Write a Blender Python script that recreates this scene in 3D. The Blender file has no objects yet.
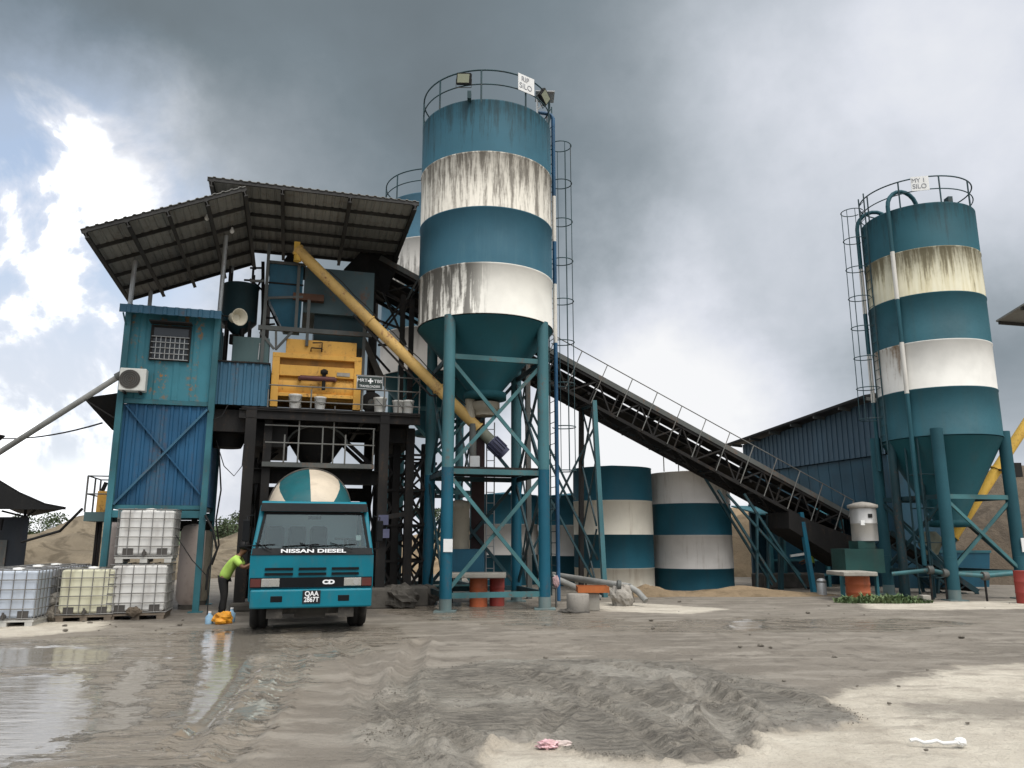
import bpy, bmesh, math, random
from mathutils import Vector as V, Matrix, noise
random.seed(7)
C = bpy.context.scene.collection
PI = math.pi; R = math.radians
sc = bpy.context.scene

# ------------------------------------------------------------------ camera model (used to read layout off the site)
CAMH, PITCH, FPX = 1.7, R(11.4), 769.0
cp, sp = math.cos(PITCH), math.sin(PITCH)
PSI = R(16)                      # the plant stands turned by 16 degrees
cr, sr = math.cos(PSI), math.sin(PSI)
def W(a, d, z=0.0): return V((a*cr - d*sr, a*sr + d*cr, z))        # plant frame -> world
def ray(px, py):
    u = (px-512)/FPX; v = (384-py)/FPX
    return V((u, cp - sp*v, sp + cp*v))
def PD(px, py, d):
    r = ray(px, py); s = d/(-sr*r.x + cr*r.y); return V((0, 0, CAMH)) + r*s
def PY(px, py, y):
    r = ray(px, py); return V((0, 0, CAMH)) + r*(y/r.y)
def AZ(px, py, d):
    p = PD(px, py, d); return p.x*cr + p.y*sr, p.z
def A(px, py, d): return AZ(px, py, d)[0]
def Z(px, py, d): return AZ(px, py, d)[1]
def G(px, py):
    r = ray(px, py); s = -CAMH/r.z; return (r.x*s, r.y*s)

# ------------------------------------------------------------------ mesh builder
OFF = {}
class MB:
    def __init__(s): s.v = []; s.f = []; s.mi = []; s.sm = []
    def add(s, vs, fs, mi=0, sm=False):
        n = len(s.v); s.v += [V(p) for p in vs]
        for f in fs: s.f.append([n+i for i in f]); s.mi.append(mi); s.sm.append(sm)
        return s
    def hexa(s, b, t, mi=0):
        return s.add(list(b)+list(t), [(3,2,1,0),(4,5,6,7),(0,1,5,4),(1,2,6,5),(2,3,7,6),(3,0,4,7)], mi)
    def box(s, x0, x1, y0, y1, z0, z1, mi=0):
        return s.hexa([(x0,y0,z0),(x1,y0,z0),(x1,y1,z0),(x0,y1,z0)], [(x0,y0,z1),(x1,y0,z1),(x1,y1,z1),(x0,y1,z1)], mi)
    def pb(s, a0, a1, d0, d1, z0, z1, mi=0):
        return s.hexa([W(a0,d0,z0),W(a1,d0,z0),W(a1,d1,z0),W(a0,d1,z0)], [W(a0,d0,z1),W(a1,d0,z1),W(a1,d1,z1),W(a0,d1,z1)], mi)
    def bar(s, p, q, w, h=None, up=None, mi=0):
        p = V(p); q = V(q); h = h or w; t = (q-p).normalized()
        u = V(up) if up else (V((0,0,1)) if abs(t.z) < .95 else W(1,0))
        x = t.cross(u).normalized()*(w/2); y = x.cross(t).normalized()*(h/2)
        return s.hexa([p-x-y,p+x-y,p+x+y,p-x+y], [q-x-y,q+x-y,q+x+y,q-x+y], mi)
    def ibar(s, p, q, w, h, up=None, t=.02):      # I section
        p = V(p); q = V(q); tt = (q-p).normalized()
        u = V(up) if up else (V((0,0,1)) if abs(tt.z) < .95 else W(1,0))
        x = tt.cross(u).normalized(); y = x.cross(tt).normalized()
        s.bar(p+y*(h/2-t/2), q+y*(h/2-t/2), w, t, u); s.bar(p-y*(h/2-t/2), q-y*(h/2-t/2), w, t, u)
        s.bar(p, q, t, h-2*t, u); return s
    def tube(s, p, q, r, n=10, r2=None, mi=0, cap=True):
        p = V(p); q = V(q); r2 = r if r2 is None else r2; t = (q-p).normalized()
        u = V((0,0,1)) if abs(t.z) < .9 else V((1,0,0))
        x = t.cross(u).normalized(); y = x.cross(t)
        c = [(math.cos(2*PI*i/n), math.sin(2*PI*i/n)) for i in range(n)]
        vs = [p+(x*a+y*b)*r for a, b in c]+[q+(x*a+y*b)*r2 for a, b in c]
        s.add(vs, [(i, (i+1)%n, n+(i+1)%n, n+i) for i in range(n)], mi, True)
        if cap:
            s.add(vs[:n], [tuple(range(n-1,-1,-1))], mi); s.add(vs[n:], [tuple(range(n))], mi)
        return s
    def path(s, pts, r, n=8, mi=0, closed=False):
        pts = [V(p) for p in pts]; m = len(pts); rings = []
        prev = None
        for i, p in enumerate(pts):
            if closed: t = (pts[(i+1)%m]-pts[i-1]).normalized()
            else: t = (pts[min(i+1,m-1)]-pts[max(i-1,0)]).normalized()
            u = prev if prev is not None else (V((0,0,1)) if abs(t.z) < .9 else V((1,0,0)))
            x = t.cross(u).normalized(); y = x.cross(t).normalized(); prev = y
            rings.append([p+(x*math.cos(2*PI*k/n)+y*math.sin(2*PI*k/n))*r for k in range(n)])
        vs = [v for g in rings for v in g]; fs = []
        for i in range(m if closed else m-1):
            j = (i+1) % m
            for k in range(n): fs.append((i*n+k, i*n+(k+1)%n, j*n+(k+1)%n, j*n+k))
        s.add(vs, fs, mi, True)
        if not closed: s.add(rings[0], [tuple(range(n-1,-1,-1))], mi); s.add(rings[-1], [tuple(range(n))], mi)
        return s
    def lathe(s, c, prof, n=48, mis=None, cap=(True, True), ax=None, sector=None):
        c = V(c); fs = []; vs = []
        M = Matrix.Identity(3) if ax is None else V((0,0,1)).rotation_difference(V(ax)).to_matrix()
        for r, z in prof:
            for k in range(n): vs.append(c+M@V((r*math.cos(2*PI*k/n), r*math.sin(2*PI*k/n), z)))
        b = len(s.v); s.v += vs
        for i in range(len(prof)-1):
            for k in range(n):
                s.f.append([b+i*n+k, b+i*n+(k+1)%n, b+(i+1)*n+(k+1)%n, b+(i+1)*n+k])
                s.mi.append(sector(i, k) if sector else (mis[i] if mis else 0)); s.sm.append(True)
        if cap[0]: s.add(vs[:n], [tuple(range(n-1,-1,-1))], mis[0] if mis else 0)
        if cap[1]: s.add(vs[-n:], [tuple(range(n))], mis[-1] if mis else 0)
        return s
    def ring(s, c, r, rt, n=40, a0=0, a1=2*PI, m=6, mi=0):
        full = abs(a1-a0-2*PI) < 1e-6
        k = n if full else n+1
        return s.path([V(c)+V((r*math.cos(a0+(a1-a0)*i/n), r*math.sin(a0+(a1-a0)*i/n), 0)) for i in range(k)], rt, m, mi, full)
    def corr(s, o, u, v, nrm, ul, vl, pitch=.2, dep=.03, th=.012, mi=0):   # trapezoid corrugated sheet, ribs run along v
        o = V(o); u = V(u).normalized(); v = V(v).normalized(); nrm = V(nrm).normalized()
        pr = []; x = 0
        while x < ul:
            for fx, h in ((0,0),(.55,0),(.65,1),(.9,1)):
                xx = x+fx*pitch
                if xx <= ul: pr.append((xx, h*dep))
            x += pitch
        pr.append((ul, 0)); m = len(pr)
        vs = [o+u*a+nrm*h for a, h in pr]+[o+u*a+nrm*h+v*vl for a, h in pr]
        vs += [p-nrm*th for p in vs]
        fs = []
        for i in range(m-1):
            fs += [(i, i+1, m+i+1, m+i), (2*m+i+1, 2*m+i, 3*m+i, 3*m+i+1), (i+1, i, 2*m+i, 2*m+i+1), (m+i, m+i+1, 3*m+i+1, 3*m+i)]
        fs += [(0, m, 3*m, 2*m), (m-1, 3*m-1, 4*m-1, 2*m-1)]
        return s.add(vs, fs, mi)
    def build(s, name, mat, parent=None, label=None, cat=None, group=None, kind=None, bevel=0):
        off = OFF.get(parent, V((0,0,0)))
        me = bpy.data.meshes.new(name)
        me.from_pydata([tuple(p-off) for p in s.v], [], s.f)
        ms = mat if isinstance(mat, (list, tuple)) else [mat]
        for m in ms: me.materials.append(m)
        me.polygons.foreach_set('material_index', s.mi); me.polygons.foreach_set('use_smooth', s.sm)
        me.update()
        o = bpy.data.objects.new(name, me); C.objects.link(o)
        if parent is not None: o.parent = parent; OFF[o] = off
        if bevel:
            md = o.modifiers.new('bevel', 'BEVEL'); md.width = bevel; md.segments = 2; md.limit_method = 'ANGLE'; md.angle_limit = R(40)
        tag(o, label, cat, group, kind); return o
def tag(o, label=None, cat=None, group=None, kind=None):
    for k, x in (('label', label), ('category', cat), ('group', group), ('kind', kind)):
        if x: o[k] = x
    return o
def thing(name, loc, label, cat, group=None, rz=0):
    o = bpy.data.objects.new(name, None); C.objects.link(o); o.location = loc; o.rotation_euler.z = rz
    o.empty_display_size = .2
    OFF[o] = V((0,0,0)) if rz else V(loc)      # rotated things are built in local coordinates
    return tag(o, label, cat, group)
def copy_tree(o, parent=None):
    c = o.copy(); C.objects.link(c)
    if parent is not None: c.parent = parent
    for ch in list(o.children): copy_tree(ch, c)
    return c
def txt(s, size, mat, parent, M, name='lettering', ext=.004, sx=1.0, bold=0.0):
    cu = bpy.data.curves.new('t', 'FONT'); cu.body = s; cu.size = size; cu.extrude = ext; cu.offset = bold
    cu.align_x = 'CENTER'; cu.align_y = 'CENTER'
    t = bpy.data.objects.new('t', cu); C.objects.link(t)
    dg = bpy.context.evaluated_depsgraph_get()
    me = bpy.data.meshes.new_from_object(t.evaluated_get(dg)); bpy.data.objects.remove(t)
    me.transform(M @ Matrix.Diagonal((sx,1,1,1)))
    off = OFF.get(parent, V((0,0,0))); me.transform(Matrix.Translation(-off))
    me.materials.clear(); me.materials.append(mat)
    o = bpy.data.objects.new(name, me); C.objects.link(o); o.parent = parent; OFF[o] = off
    return o
def face_mat(o, right, up):      # matrix putting text x along right, y along up
    r = V(right).normalized(); u = V(up).normalized(); n = r.cross(u)
    return Matrix(((r.x,u.x,n.x,o[0]),(r.y,u.y,n.y,o[1]),(r.z,u.z,n.z,o[2]),(0,0,0,1)))

# ------------------------------------------------------------------ materials
class NT:
    def __init__(s, name):
        s.m = bpy.data.materials.new(name); s.m.use_nodes = True; s.t = s.m.node_tree
        s.b = s.t.nodes['Principled BSDF']
    def n(s, ty, **kw):
        x = s.t.nodes.new(ty)
        for k, v in kw.items():
            if k.startswith('i_'):
                key = k[2:]; key = int(key) if key.isdigit() else key.replace('_', ' ')
                x.inputs[key].default_value = v
            else: setattr(x, k, v)
        return x
    def l(s, a, b): s.t.links.new(a, b)
    def math(s, op, a, b=None, c=None, clamp=False):
        x = s.n('ShaderNodeMath', operation=op, use_clamp=clamp)
        for i, q in enumerate((a, b, c)):
            if q is None: continue
            if isinstance(q, (int, float)): x.inputs[i].default_value = q
            else: s.l(q, x.inputs[i])
        return x.outputs[0]
    def mr(s, v, a, b, c=0, d=1, smooth=True):
        x = s.n('ShaderNodeMapRange', interpolation_type='SMOOTHSTEP' if smooth else 'LINEAR')
        s.l(v, x.inputs[0])
        for i, q in enumerate((a, b, c, d)): x.inputs[1+i].default_value = q
        return x.outputs[0]
    def noise(s, vec, scale, detail=5, rough=.55, dist=0):
        x = s.n('ShaderNodeTexNoise', i_Scale=scale, i_Detail=detail, i_Roughness=rough, i_Distortion=dist)
        if vec is not None: s.l(vec, x.inputs['Vector'])
        return x.outputs[0]
    def mapping(s, vec, scale):
        x = s.n('ShaderNodeMapping'); x.inputs['Scale'].default_value = scale; s.l(vec, x.inputs[0]); return x.outputs[0]
    def mix(s, f, a, b, bt='MIX'):
        x = s.n('ShaderNodeMix', data_type='RGBA', blend_type=bt)
        if isinstance(f, (int, float)): x.inputs[0].default_value = f
        else: s.l(f, x.inputs[0])
        for i, q in ((6, a), (7, b)):
            if isinstance(q, tuple): x.inputs[i].default_value = (*q[:3], 1)
            else: s.l(q, x.inputs[i])
        return x.outputs[2]
    def bump(s, h, strength=.3, dist=.02):
        x = s.n('ShaderNodeBump'); x.inputs['Strength'].default_value = strength; x.inputs['Distance'].default_value = dist
        s.l(h, x.inputs['Height']); s.l(x.outputs[0], s.b.inputs['Normal'])
def paint(name, col, rough=.6, metal=0., var=.3, dirt=.35, dcol=(.05,.04,.03), scl=1.6, stretch=.2, bump=0., rust=0., rcol=(.16,.06,.025), spec=.3):
    k = NT(name); tc = k.n('ShaderNodeTexCoord').outputs['Object']
    n1 = k.noise(k.mapping(tc, (scl*2.2, scl*2.2, scl*2.2*stretch)), 1., 6, .6)
    n2 = k.noise(tc, scl*.5, 3, .5); n3 = k.noise(tc, scl*9, 5, .7)
    c = k.mix(k.mr(n2, .3, .7), tuple(x*(1-var) for x in col), tuple(min(1, x*(1+var)) for x in col))
    f = k.math('MULTIPLY', k.mr(n1, .48, .78), dirt)
    c = k.mix(f, c, dcol)
    c = k.mix(k.math('MULTIPLY', k.mr(n3, .55, .75), dirt*.6), c, tuple(x*.55 for x in dcol))
    if rust:
        rr = k.math('MULTIPLY', k.mr(n3, .5, .62), k.mr(n1, .5, .62)); rr = k.math('MULTIPLY', rr, rust)
        c = k.mix(rr, c, rcol)
    k.l(c, k.b.inputs['Base Color'])
    k.b.inputs['Roughness'].default_value = rough; k.b.inputs['Metallic'].default_value = metal
    k.b.inputs['Specular IOR Level'].default_value = spec
    k.l(k.math('ADD', k.math('MULTIPLY', n3, .3), rough-.12), k.b.inputs['Roughness'])
    if bump: k.bump(n3, bump, .02)
    return k.m
def stained(name, col, zt, zb, k_top, lo, hi, scol=(.05,.045,.038), fx=None, freq=3.2, yellow=0., amt=.92):
    """white plate with dirt run-down streaks between heights zb and zt (real stains, densest under the seam above)"""
    k = NT(name); tc = k.n('ShaderNodeTexCoord').outputs['Object']
    sep = k.n('ShaderNodeSeparateXYZ'); k.l(tc, sep.inputs[0])
    t = k.mr(sep.outputs[2], zb, zt, 0, 1, False)
    mp = k.n('ShaderNodeMapping'); mp.inputs['Scale'].default_value = (freq, freq, freq*.07); mp.inputs['Location'].default_value = (freq*3.37, freq*2.71, 5.3+freq); k.l(tc, mp.inputs[0]); n1 = k.noise(mp.outputs[0], 1., 4, .62)
    n2 = k.noise(k.mapping(tc, (freq*5, freq*5, freq*.5)), 1., 4, .6)
    n3 = k.noise(tc, 9, 5, .7)
    s = k.math('ADD', k.math('MULTIPLY', n1, .7), k.math('MULTIPLY', n2, .3))
    s = k.math('ADD', s, k.math('MULTIPLY', k.math('SUBTRACT', t, .5), k_top))
    s = k.math('ADD', s, k.math('MULTIPLY', k.math('SUBTRACT', n3, .5), .12))
    f = k.mr(s, lo, hi)
    if fx is not None:                      # stain only on one side of the drum
        g = k.mr(sep.outputs[0], fx[0], fx[1], 1, .0); f = k.math('MULTIPLY', f, g)
    base = k.mix(k.mr(k.noise(tc, 1.3, 4), .35, .7), col, tuple(x*.88 for x in col))
    if yellow: base = k.mix(k.math('MULTIPLY', k.mr(n1, .38, .62), yellow), base, (.42,.36,.2))
    k.l(k.mix(k.math('MULTIPLY', f, amt), base, scol), k.b.inputs['Base Color'])
    k.b.inputs['Roughness'].default_value = .68; k.b.inputs['Specular IOR Level'].default_value = .2
    return k.m
M = {}
M['teal'] = paint('teal_paint', (.030,.088,.128), .68, var=.18, dirt=.5, dcol=(.055,.10,.115), scl=1.3, stretch=.05)
M['tealA'] = stained('teal_band_drips', (.024,.088,.122), 13.3, 11.7, .22, .47, .66, (.012,.030,.036), freq=7.0, amt=.75)
M['tealB'] = stained('teal_band_chalky', (.026,.088,.124), 10.2, 8.6, -.05, .48, .72, (.05,.115,.145), freq=4.5, amt=.5)
M['tealC'] = stained('teal_band_right', (.015,.074,.095), 11.9, 10.3, .2, .50, .70, (.012,.026,.03), freq=6.5, amt=.6)
M['teal_r'] = paint('green_teal_paint', (.015,.074,.095), .65, var=.15, dirt=.4, dcol=(.03,.065,.07), scl=1.3, stretch=.05)
M['teal_cone'] = paint('cone_teal', (.008,.07,.085), .7, var=.1, dirt=.2, scl=.8)
M['leg_up'] = paint('faded_teal', (.05,.145,.165), .55, var=.15, dirt=.4, dcol=(.09,.10,.09), scl=1.2, rust=.4)
M['leg_lo'] = paint('fresh_teal', (.008,.09,.14), .45, var=.1, dirt=.2, rust=.2)
M['leg_grey'] = paint('cement_grey_teal', (.12,.17,.17), .8, var=.3, dirt=.7, dcol=(.2,.19,.17))
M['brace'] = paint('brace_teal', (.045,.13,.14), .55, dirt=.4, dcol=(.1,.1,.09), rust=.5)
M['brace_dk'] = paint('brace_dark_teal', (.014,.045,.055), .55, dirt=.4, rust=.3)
M['tank_teal'] = paint('tank_teal', (.012,.085,.125), .6, var=.15, dirt=.35, dcol=(.03,.06,.07), scl=1.2, stretch=.08)
M['tank_white'] = stained('tank_white', (.74,.70,.60), 4.6, 0, -.10, .53, .74, (.36,.29,.21), freq=4.0, amt=.55)
_unused = paint('tank_white_plain', (.74,.70,.60), .6, var=.07, dirt=.32, dcol=(.3,.26,.2), scl=1.0, stretch=.15)
M['tank_grey'] = stained('tank_greywhite', (.63,.61,.58), 4.6, 0, .05, .52, .72, (.30,.26,.22), freq=4.4, amt=.6)
_unused = paint('tank_grey_plain', (.63,.61,.58), .6, var=.07, dirt=.34, dcol=(.25,.22,.19), scl=1.0, stretch=.15)
M['steel_dk'] = paint('dark_steel', (.013,.012,.0115), .75, var=.3, dirt=.3, dcol=(.045,.038,.03), rust=.5, rcol=(.06,.035,.02))
M['steel_md'] = paint('grey_steel', (.085,.09,.085), .6, var=.25, dirt=.5, dcol=(.16,.15,.13), rust=.5)
M['steel_lt'] = paint('galvanised', (.36,.37,.37), .45, .4, var=.15, dirt=.35, dcol=(.2,.18,.15), rust=.3)
M['rail'] = paint('rail_steel', (.14,.14,.13), .6, var=.2, dirt=.4, rust=.4)
M['rail_teal'] = paint('rail_teal', (.025,.06,.07), .6, dirt=.3, rust=.3)
M['orange'] = paint('orange_machine', (.68,.37,.075), .55, var=.14, dirt=.5, dcol=(.17,.12,.07), scl=1.4, stretch=.4, rust=.6)
M['orange_dk'] = paint('orange_recess', (.33,.16,.03), .6, dirt=.55, dcol=(.1,.07,.04))
M['screw'] = paint('ochre_screw', (.60,.39,.13), .55, var=.2, dirt=.5, dcol=(.2,.15,.12), scl=1.2, stretch=.6, rust=.9, rcol=(.24,.1,.05))
M['screw_y'] = paint('yellow_screw', (.72,.45,.08), .5, var=.12, dirt=.25, dcol=(.3,.2,.1), rust=.3)
M['blue'] = paint('blue_cladding', (.016,.082,.165), .6, var=.25, dirt=.65, dcol=(.05,.10,.14), scl=1.1, stretch=.1, rust=.2)
M['blue2'] = paint('faded_blue_cladding', (.035,.105,.165), .5, var=.2, dirt=.4, dcol=(.08,.10,.10), scl=1.1, stretch=.1, rust=.3)
M['tealwall'] = paint('teal_wall', (.04,.175,.22), .55, var=.2, dirt=.35, dcol=(.05,.09,.09), scl=.9, stretch=.12, rust=1.0, rcol=(.28,.13,.03))
M['tealsteel'] = paint('teal_steel', (.03,.12,.145), .5, dirt=.35, dcol=(.05,.07,.07), rust=.3)
M['bin'] = paint('grey_teal_bin', (.065,.105,.115), .55, var=.25, dirt=.6, dcol=(.13,.125,.11), scl=.9, stretch=.5, rust=.5)
M['bin2'] = paint('shaded_teal_bin', (.012,.035,.042), .55, var=.2, dirt=.4, dcol=(.03,.03,.03))  # shade on the lower hopper is put into this teal; round tank shares it
M['hop'] = paint('blue_hopper', (.02,.10,.155), .5, var=.15, dirt=.35, dcol=(.03,.035,.04))
M['cabinet'] = paint('grey_green_cabinet', (.07,.12,.12), .5, var=.1, dirt=.3, dcol=(.13,.14,.13))
M['roof_un'] = paint('roof_sheet', (.235,.235,.22), .6, .0, var=.15, dirt=.35, dcol=(.08,.075,.068), scl=.8, stretch=.5, rust=.2)
M['roof_st'] = paint('roof_steel', (.035,.034,.032), .6, dirt=.2)
M['shed'] = paint('slate_blue_cladding', (.06,.105,.145), .55, var=.12, dirt=.3, dcol=(.03,.035,.045), scl=.5, stretch=.15)
M['shed_lo'] = paint('dark_blue_wall', (.022,.07,.105), .5, var=.2, dirt=.3)
M['black'] = paint('black_sheet', (.012,.012,.012), .7, dirt=.2)
M['dkwall'] = paint('dark_slate_wall', (.02,.025,.032), .6, dirt=.3)
M['rubber'] = paint('rubber', (.018,.017,.016), .85, dirt=.6, dcol=(.1,.09,.075), stretch=1)
M['belt'] = paint('conveyor_belt', (.02,.018,.016), .8, dirt=.5, dcol=(.1,.09,.08), stretch=1)
M['concrete'] = paint('concrete', (.27,.25,.22), .9, var=.2, dirt=.5, dcol=(.11,.1,.085), scl=3, stretch=1, bump=.5)
M['conc_dk'] = paint('mud_caked_concrete', (.085,.078,.068), .9, var=.3, dirt=.5, dcol=(.03,.028,.025), scl=3, stretch=1, bump=.6)
M['slab'] = paint('slab', (.33,.31,.27), .9, var=.15, dirt=.5, dcol=(.12,.11,.09), scl=3, stretch=1, bump=.4)
M['terra'] = paint('orange_drum', (.42,.11,.045), .6, var=.2, dirt=.4, dcol=(.2,.12,.09), scl=2, rust=.5)
M['terra2'] = paint('red_drum', (.30,.05,.04), .6, var=.2, dirt=.4, dcol=(.2,.13,.11), scl=2)
M['pipe_wh'] = paint('white_pipe', (.62,.6,.55), .5, var=.05, dirt=.25, dcol=(.25,.23,.2), scl=2)
M['pipe_bl'] = paint('blue_pipe', (.02,.08,.16), .45, dirt=.2)
M['pipe_gr'] = paint('grey_pipe', (.25,.25,.235), .6, dirt=.5, dcol=(.11,.10,.085))
M['vessel'] = paint('pinkish_vessel', (.44,.37,.33), .7, var=.12, dirt=.55, dcol=(.16,.12,.1), scl=1.3, stretch=.5)
M['filter'] = paint('beige_filter', (.30,.27,.21), .6, var=.15, dirt=.5, dcol=(.1,.09,.07))
M['inox'] = paint('stainless', (.45,.44,.42), .38, .55, var=.12, dirt=.3, dcol=(.2,.19,.17))
M['motor'] = paint('motor_blue', (.085,.09,.15), .5, dirt=.4, dcol=(.12,.11,.1))
M['gear'] = paint('gear_olive', (.2,.21,.16), .6, dirt=.5)
M['bucket'] = paint('bucket_white', (.62,.61,.57), .5, var=.08, dirt=.6, dcol=(.2,.18,.16), scl=5, stretch=.6)
M['white'] = paint('white_paint', (.75,.75,.73), .5, var=.05, dirt=.2, dcol=(.4,.38,.35))
M['horn'] = paint('horn_cream', (.55,.51,.40), .45, var=.1, dirt=.3)
M['ac'] = paint('ac_white', (.6,.6,.56), .5, var=.06, dirt=.35, dcol=(.3,.27,.22))
M['ac_dk'] = paint('ac_grille', (.06,.055,.05), .6, dirt=.3)
M['cable'] = paint('cable', (.014,.014,.014), .6, dirt=.1)
M['truck'] = paint('truck_teal', (.003,.15,.205), .35, var=.10, dirt=.38, dcol=(.075,.11,.11), scl=2.4, stretch=.5)
M['truck_blk'] = paint('truck_black', (.007,.008,.009), .5, spec=.12, dirt=.12, dcol=(.05,.045,.04))
M['drum_t'] = paint('drum_teal', (.012,.10,.115), .5, var=.1, dirt=.3, dcol=(.12,.11,.1), stretch=1)
M['drum_w'] = paint('drum_cream', (.58,.50,.39), .55, var=.1, dirt=.35, dcol=(.25,.2,.15), stretch=1)
M['mudsteel'] = paint('mud_caked_steel', (.06,.055,.048), .85, var=.3, dirt=.6, dcol=(.14,.125,.105), stretch=1, scl=3)
M['amber'] = paint('red_lens', (.11,.03,.025), .3, dirt=.3)
M['seat'] = paint('seat_vinyl', (.008,.008,.009), .6, dirt=.1)
M['dash'] = paint('dash', (.03,.03,.032), .7, dirt=.1)
M['skin'] = paint('skin_brown', (.17,.085,.05), .55, var=.08, dirt=0)
M['lime'] = paint('lime_shirt', (.40,.60,.12), .8, var=.15, dirt=.25, dcol=(.25,.3,.1), scl=4, stretch=1)
M['blacktr'] = paint('black_cloth', (.012,.012,.013), .85, dirt=.2)
M['hair'] = paint('black_hair', (.008,.007,.007), .6, dirt=0)
M['boot'] = paint('boot', (.015,.013,.012), .6, dirt=.4)
M['bag'] = paint('orange_bag', (.75,.33,.03), .5, var=.25, dirt=.3, dcol=(.5,.08,.03), scl=8, stretch=1)
M['bag2'] = paint('blue_bottle', (.28,.45,.6), .4, var=.3, dirt=.3, dcol=(.03,.2,.12), scl=9, stretch=1)
M['wood'] = paint('pallet_wood', (.16,.13,.10), .85, var=.25, dirt=.5, scl=4)
M['pallet_w'] = paint('pallet_pale', (.45,.44,.41), .7, var=.15, dirt=.5, dcol=(.15,.13,.11), scl=4)
M['cage'] = paint('cage_galv', (.20,.195,.185), .5, .3, var=.15, dirt=.5, dcol=(.12,.1,.085), scl=4)
def plastic(name, col, dcol, dirt=.35):
    k = NT(name); tc = k.n('ShaderNodeTexCoord').outputs['Object']
    n1 = k.noise(k.mapping(tc, (4,4,1.2)), 1., 5); n2 = k.noise(tc, 1.4, 3)
    c = k.mix(k.math('MULTIPLY', k.mr(n1, .45, .75), dirt), col, dcol)
    c = k.mix(k.mr(n2, .3, .7, 0, .3), c, tuple(x*.7 for x in col))
    k.l(c, k.b.inputs['Base Color']); k.b.inputs['Roughness'].default_value = .45
    k.b.inputs['Subsurface Weight'].default_value = .0
    return k.m
M['ibc_w'] = plastic('tote_white', (.68,.67,.64), (.30,.27,.24), .55)
M['ibc_y'] = plastic('tote_yellow', (.64,.62,.46), (.34,.31,.19), .6)
M['ibc_b'] = plastic('tote_blue', (.50,.55,.62), (.33,.35,.37), .6)
M['ibc_g'] = plastic('tote_grey', (.30,.31,.33), (.2,.19,.19))
def simple(name, col, rough=.5, metal=0):
    k = NT(name); k.b.inputs['Base Color'].default_value = (*col, 1); k.b.inputs['Roughness'].default_value = rough; k.b.inputs['Metallic'].default_value = metal
    return k
M['letter'] = simple('letter_white', (.8,.8,.8), .4).m
M['letter_dk'] = simple('letter_black', (.03,.035,.04), .5).m
M['letter_gr'] = simple('letter_grey', (.22,.23,.25), .5).m
M['plate'] = simple('plate_black', (.008,.008,.01), .35).m
M['signgreen'] = paint('sign_green', (.035,.05,.045), .5, dirt=.3, dcol=(.1,.1,.09))
M['lamp'] = simple('headlamp', (.55,.55,.52), .12, .75).m
M['led'] = simple('floodlight_glass', (.35,.36,.25), .2, .3).m
def glass():
    k = NT('cab_glass'); t = k.t
    out = t.nodes['Material Output']
    tr = k.n('ShaderNodeBsdfTransparent'); tr.inputs[0].default_value = (.80,.88,.87,1)
    gl = k.n('ShaderNodeBsdfGlossy'); gl.inputs['Roughness'].default_value = .04; gl.inputs[0].default_value = (.8,.9,.92,1)
    fr = k.n('ShaderNodeFresnel'); fr.inputs[0].default_value = 1.5
    f = k.math('ADD', fr.outputs[0], .02)
    mx = k.n('ShaderNodeMixShader'); k.l(f, mx.inputs[0]); k.l(tr.outputs[0], mx.inputs[1]); k.l(gl.outputs[0], mx.inputs[2])
    k.l(mx.outputs[0], out.inputs[0]); return k.m
M['glass'] = glass()
M['winglass'] = simple('window_glass', (.03,.035,.04), .15).m
def earth(name, c1, c2, c3, scl=.35):
    k = NT(name); tc = k.n('ShaderNodeTexCoord').outputs['Object']
    n1 = k.noise(tc, scl, 6, .6); n2 = k.noise(tc, scl*9, 6, .7); n3 = k.noise(k.mapping(tc, (scl*2, scl*2, scl*.6)), 1., 4, .6, 1.)
    c = k.mix(k.mr(n1, .4, .62), c1, c2); c = k.mix(k.math('MULTIPLY', k.mr(n3, .5, .62), .85), c, c3)
    c = k.mix(k.mr(n2, .3, .75, 0, .5), c, tuple(x*.6 for x in c1))
    k.l(c, k.b.inputs['Base Color']); k.b.inputs['Roughness'].default_value = .95; k.b.inputs['Specular IOR Level'].default_value = .2
    k.bump(n2, .8, .15); return k.m
M['mound'] = earth('stockpile_sand', (.225,.185,.13), (.17,.14,.10), (.09,.072,.05))
M['bank'] = earth('tan_bank', (.29,.215,.135), (.24,.18,.115), (.16,.12,.075))
M['browns'] = earth('brown_bank', (.12,.095,.07), (.15,.12,.09), (.08,.065,.05))
M['rock'] = earth('rubble', (.27,.24,.2), (.2,.18,.15), (.12,.105,.085), 2.)
def leafmat(name, c1, c2):
    k = NT(name); oi = k.n('ShaderNodeNewGeometry')
    tc = k.n('ShaderNodeTexCoord').outputs['Object']
    k.l(k.mix(k.mr(k.noise(tc, 1.7, 3), .35, .65), c1, c2), k.b.inputs['Base Color']); k.b.inputs['Roughness'].default_value = .7
    return k.m
M['leaf'] = leafmat('leaves_dark', (.03,.05,.018), (.06,.085,.03))
M['weed'] = leafmat('weed_leaves', (.06,.11,.035), (.14,.19,.08))
M['bark'] = paint('bark', (.06,.045,.035), .9, dirt=.3)
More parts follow.
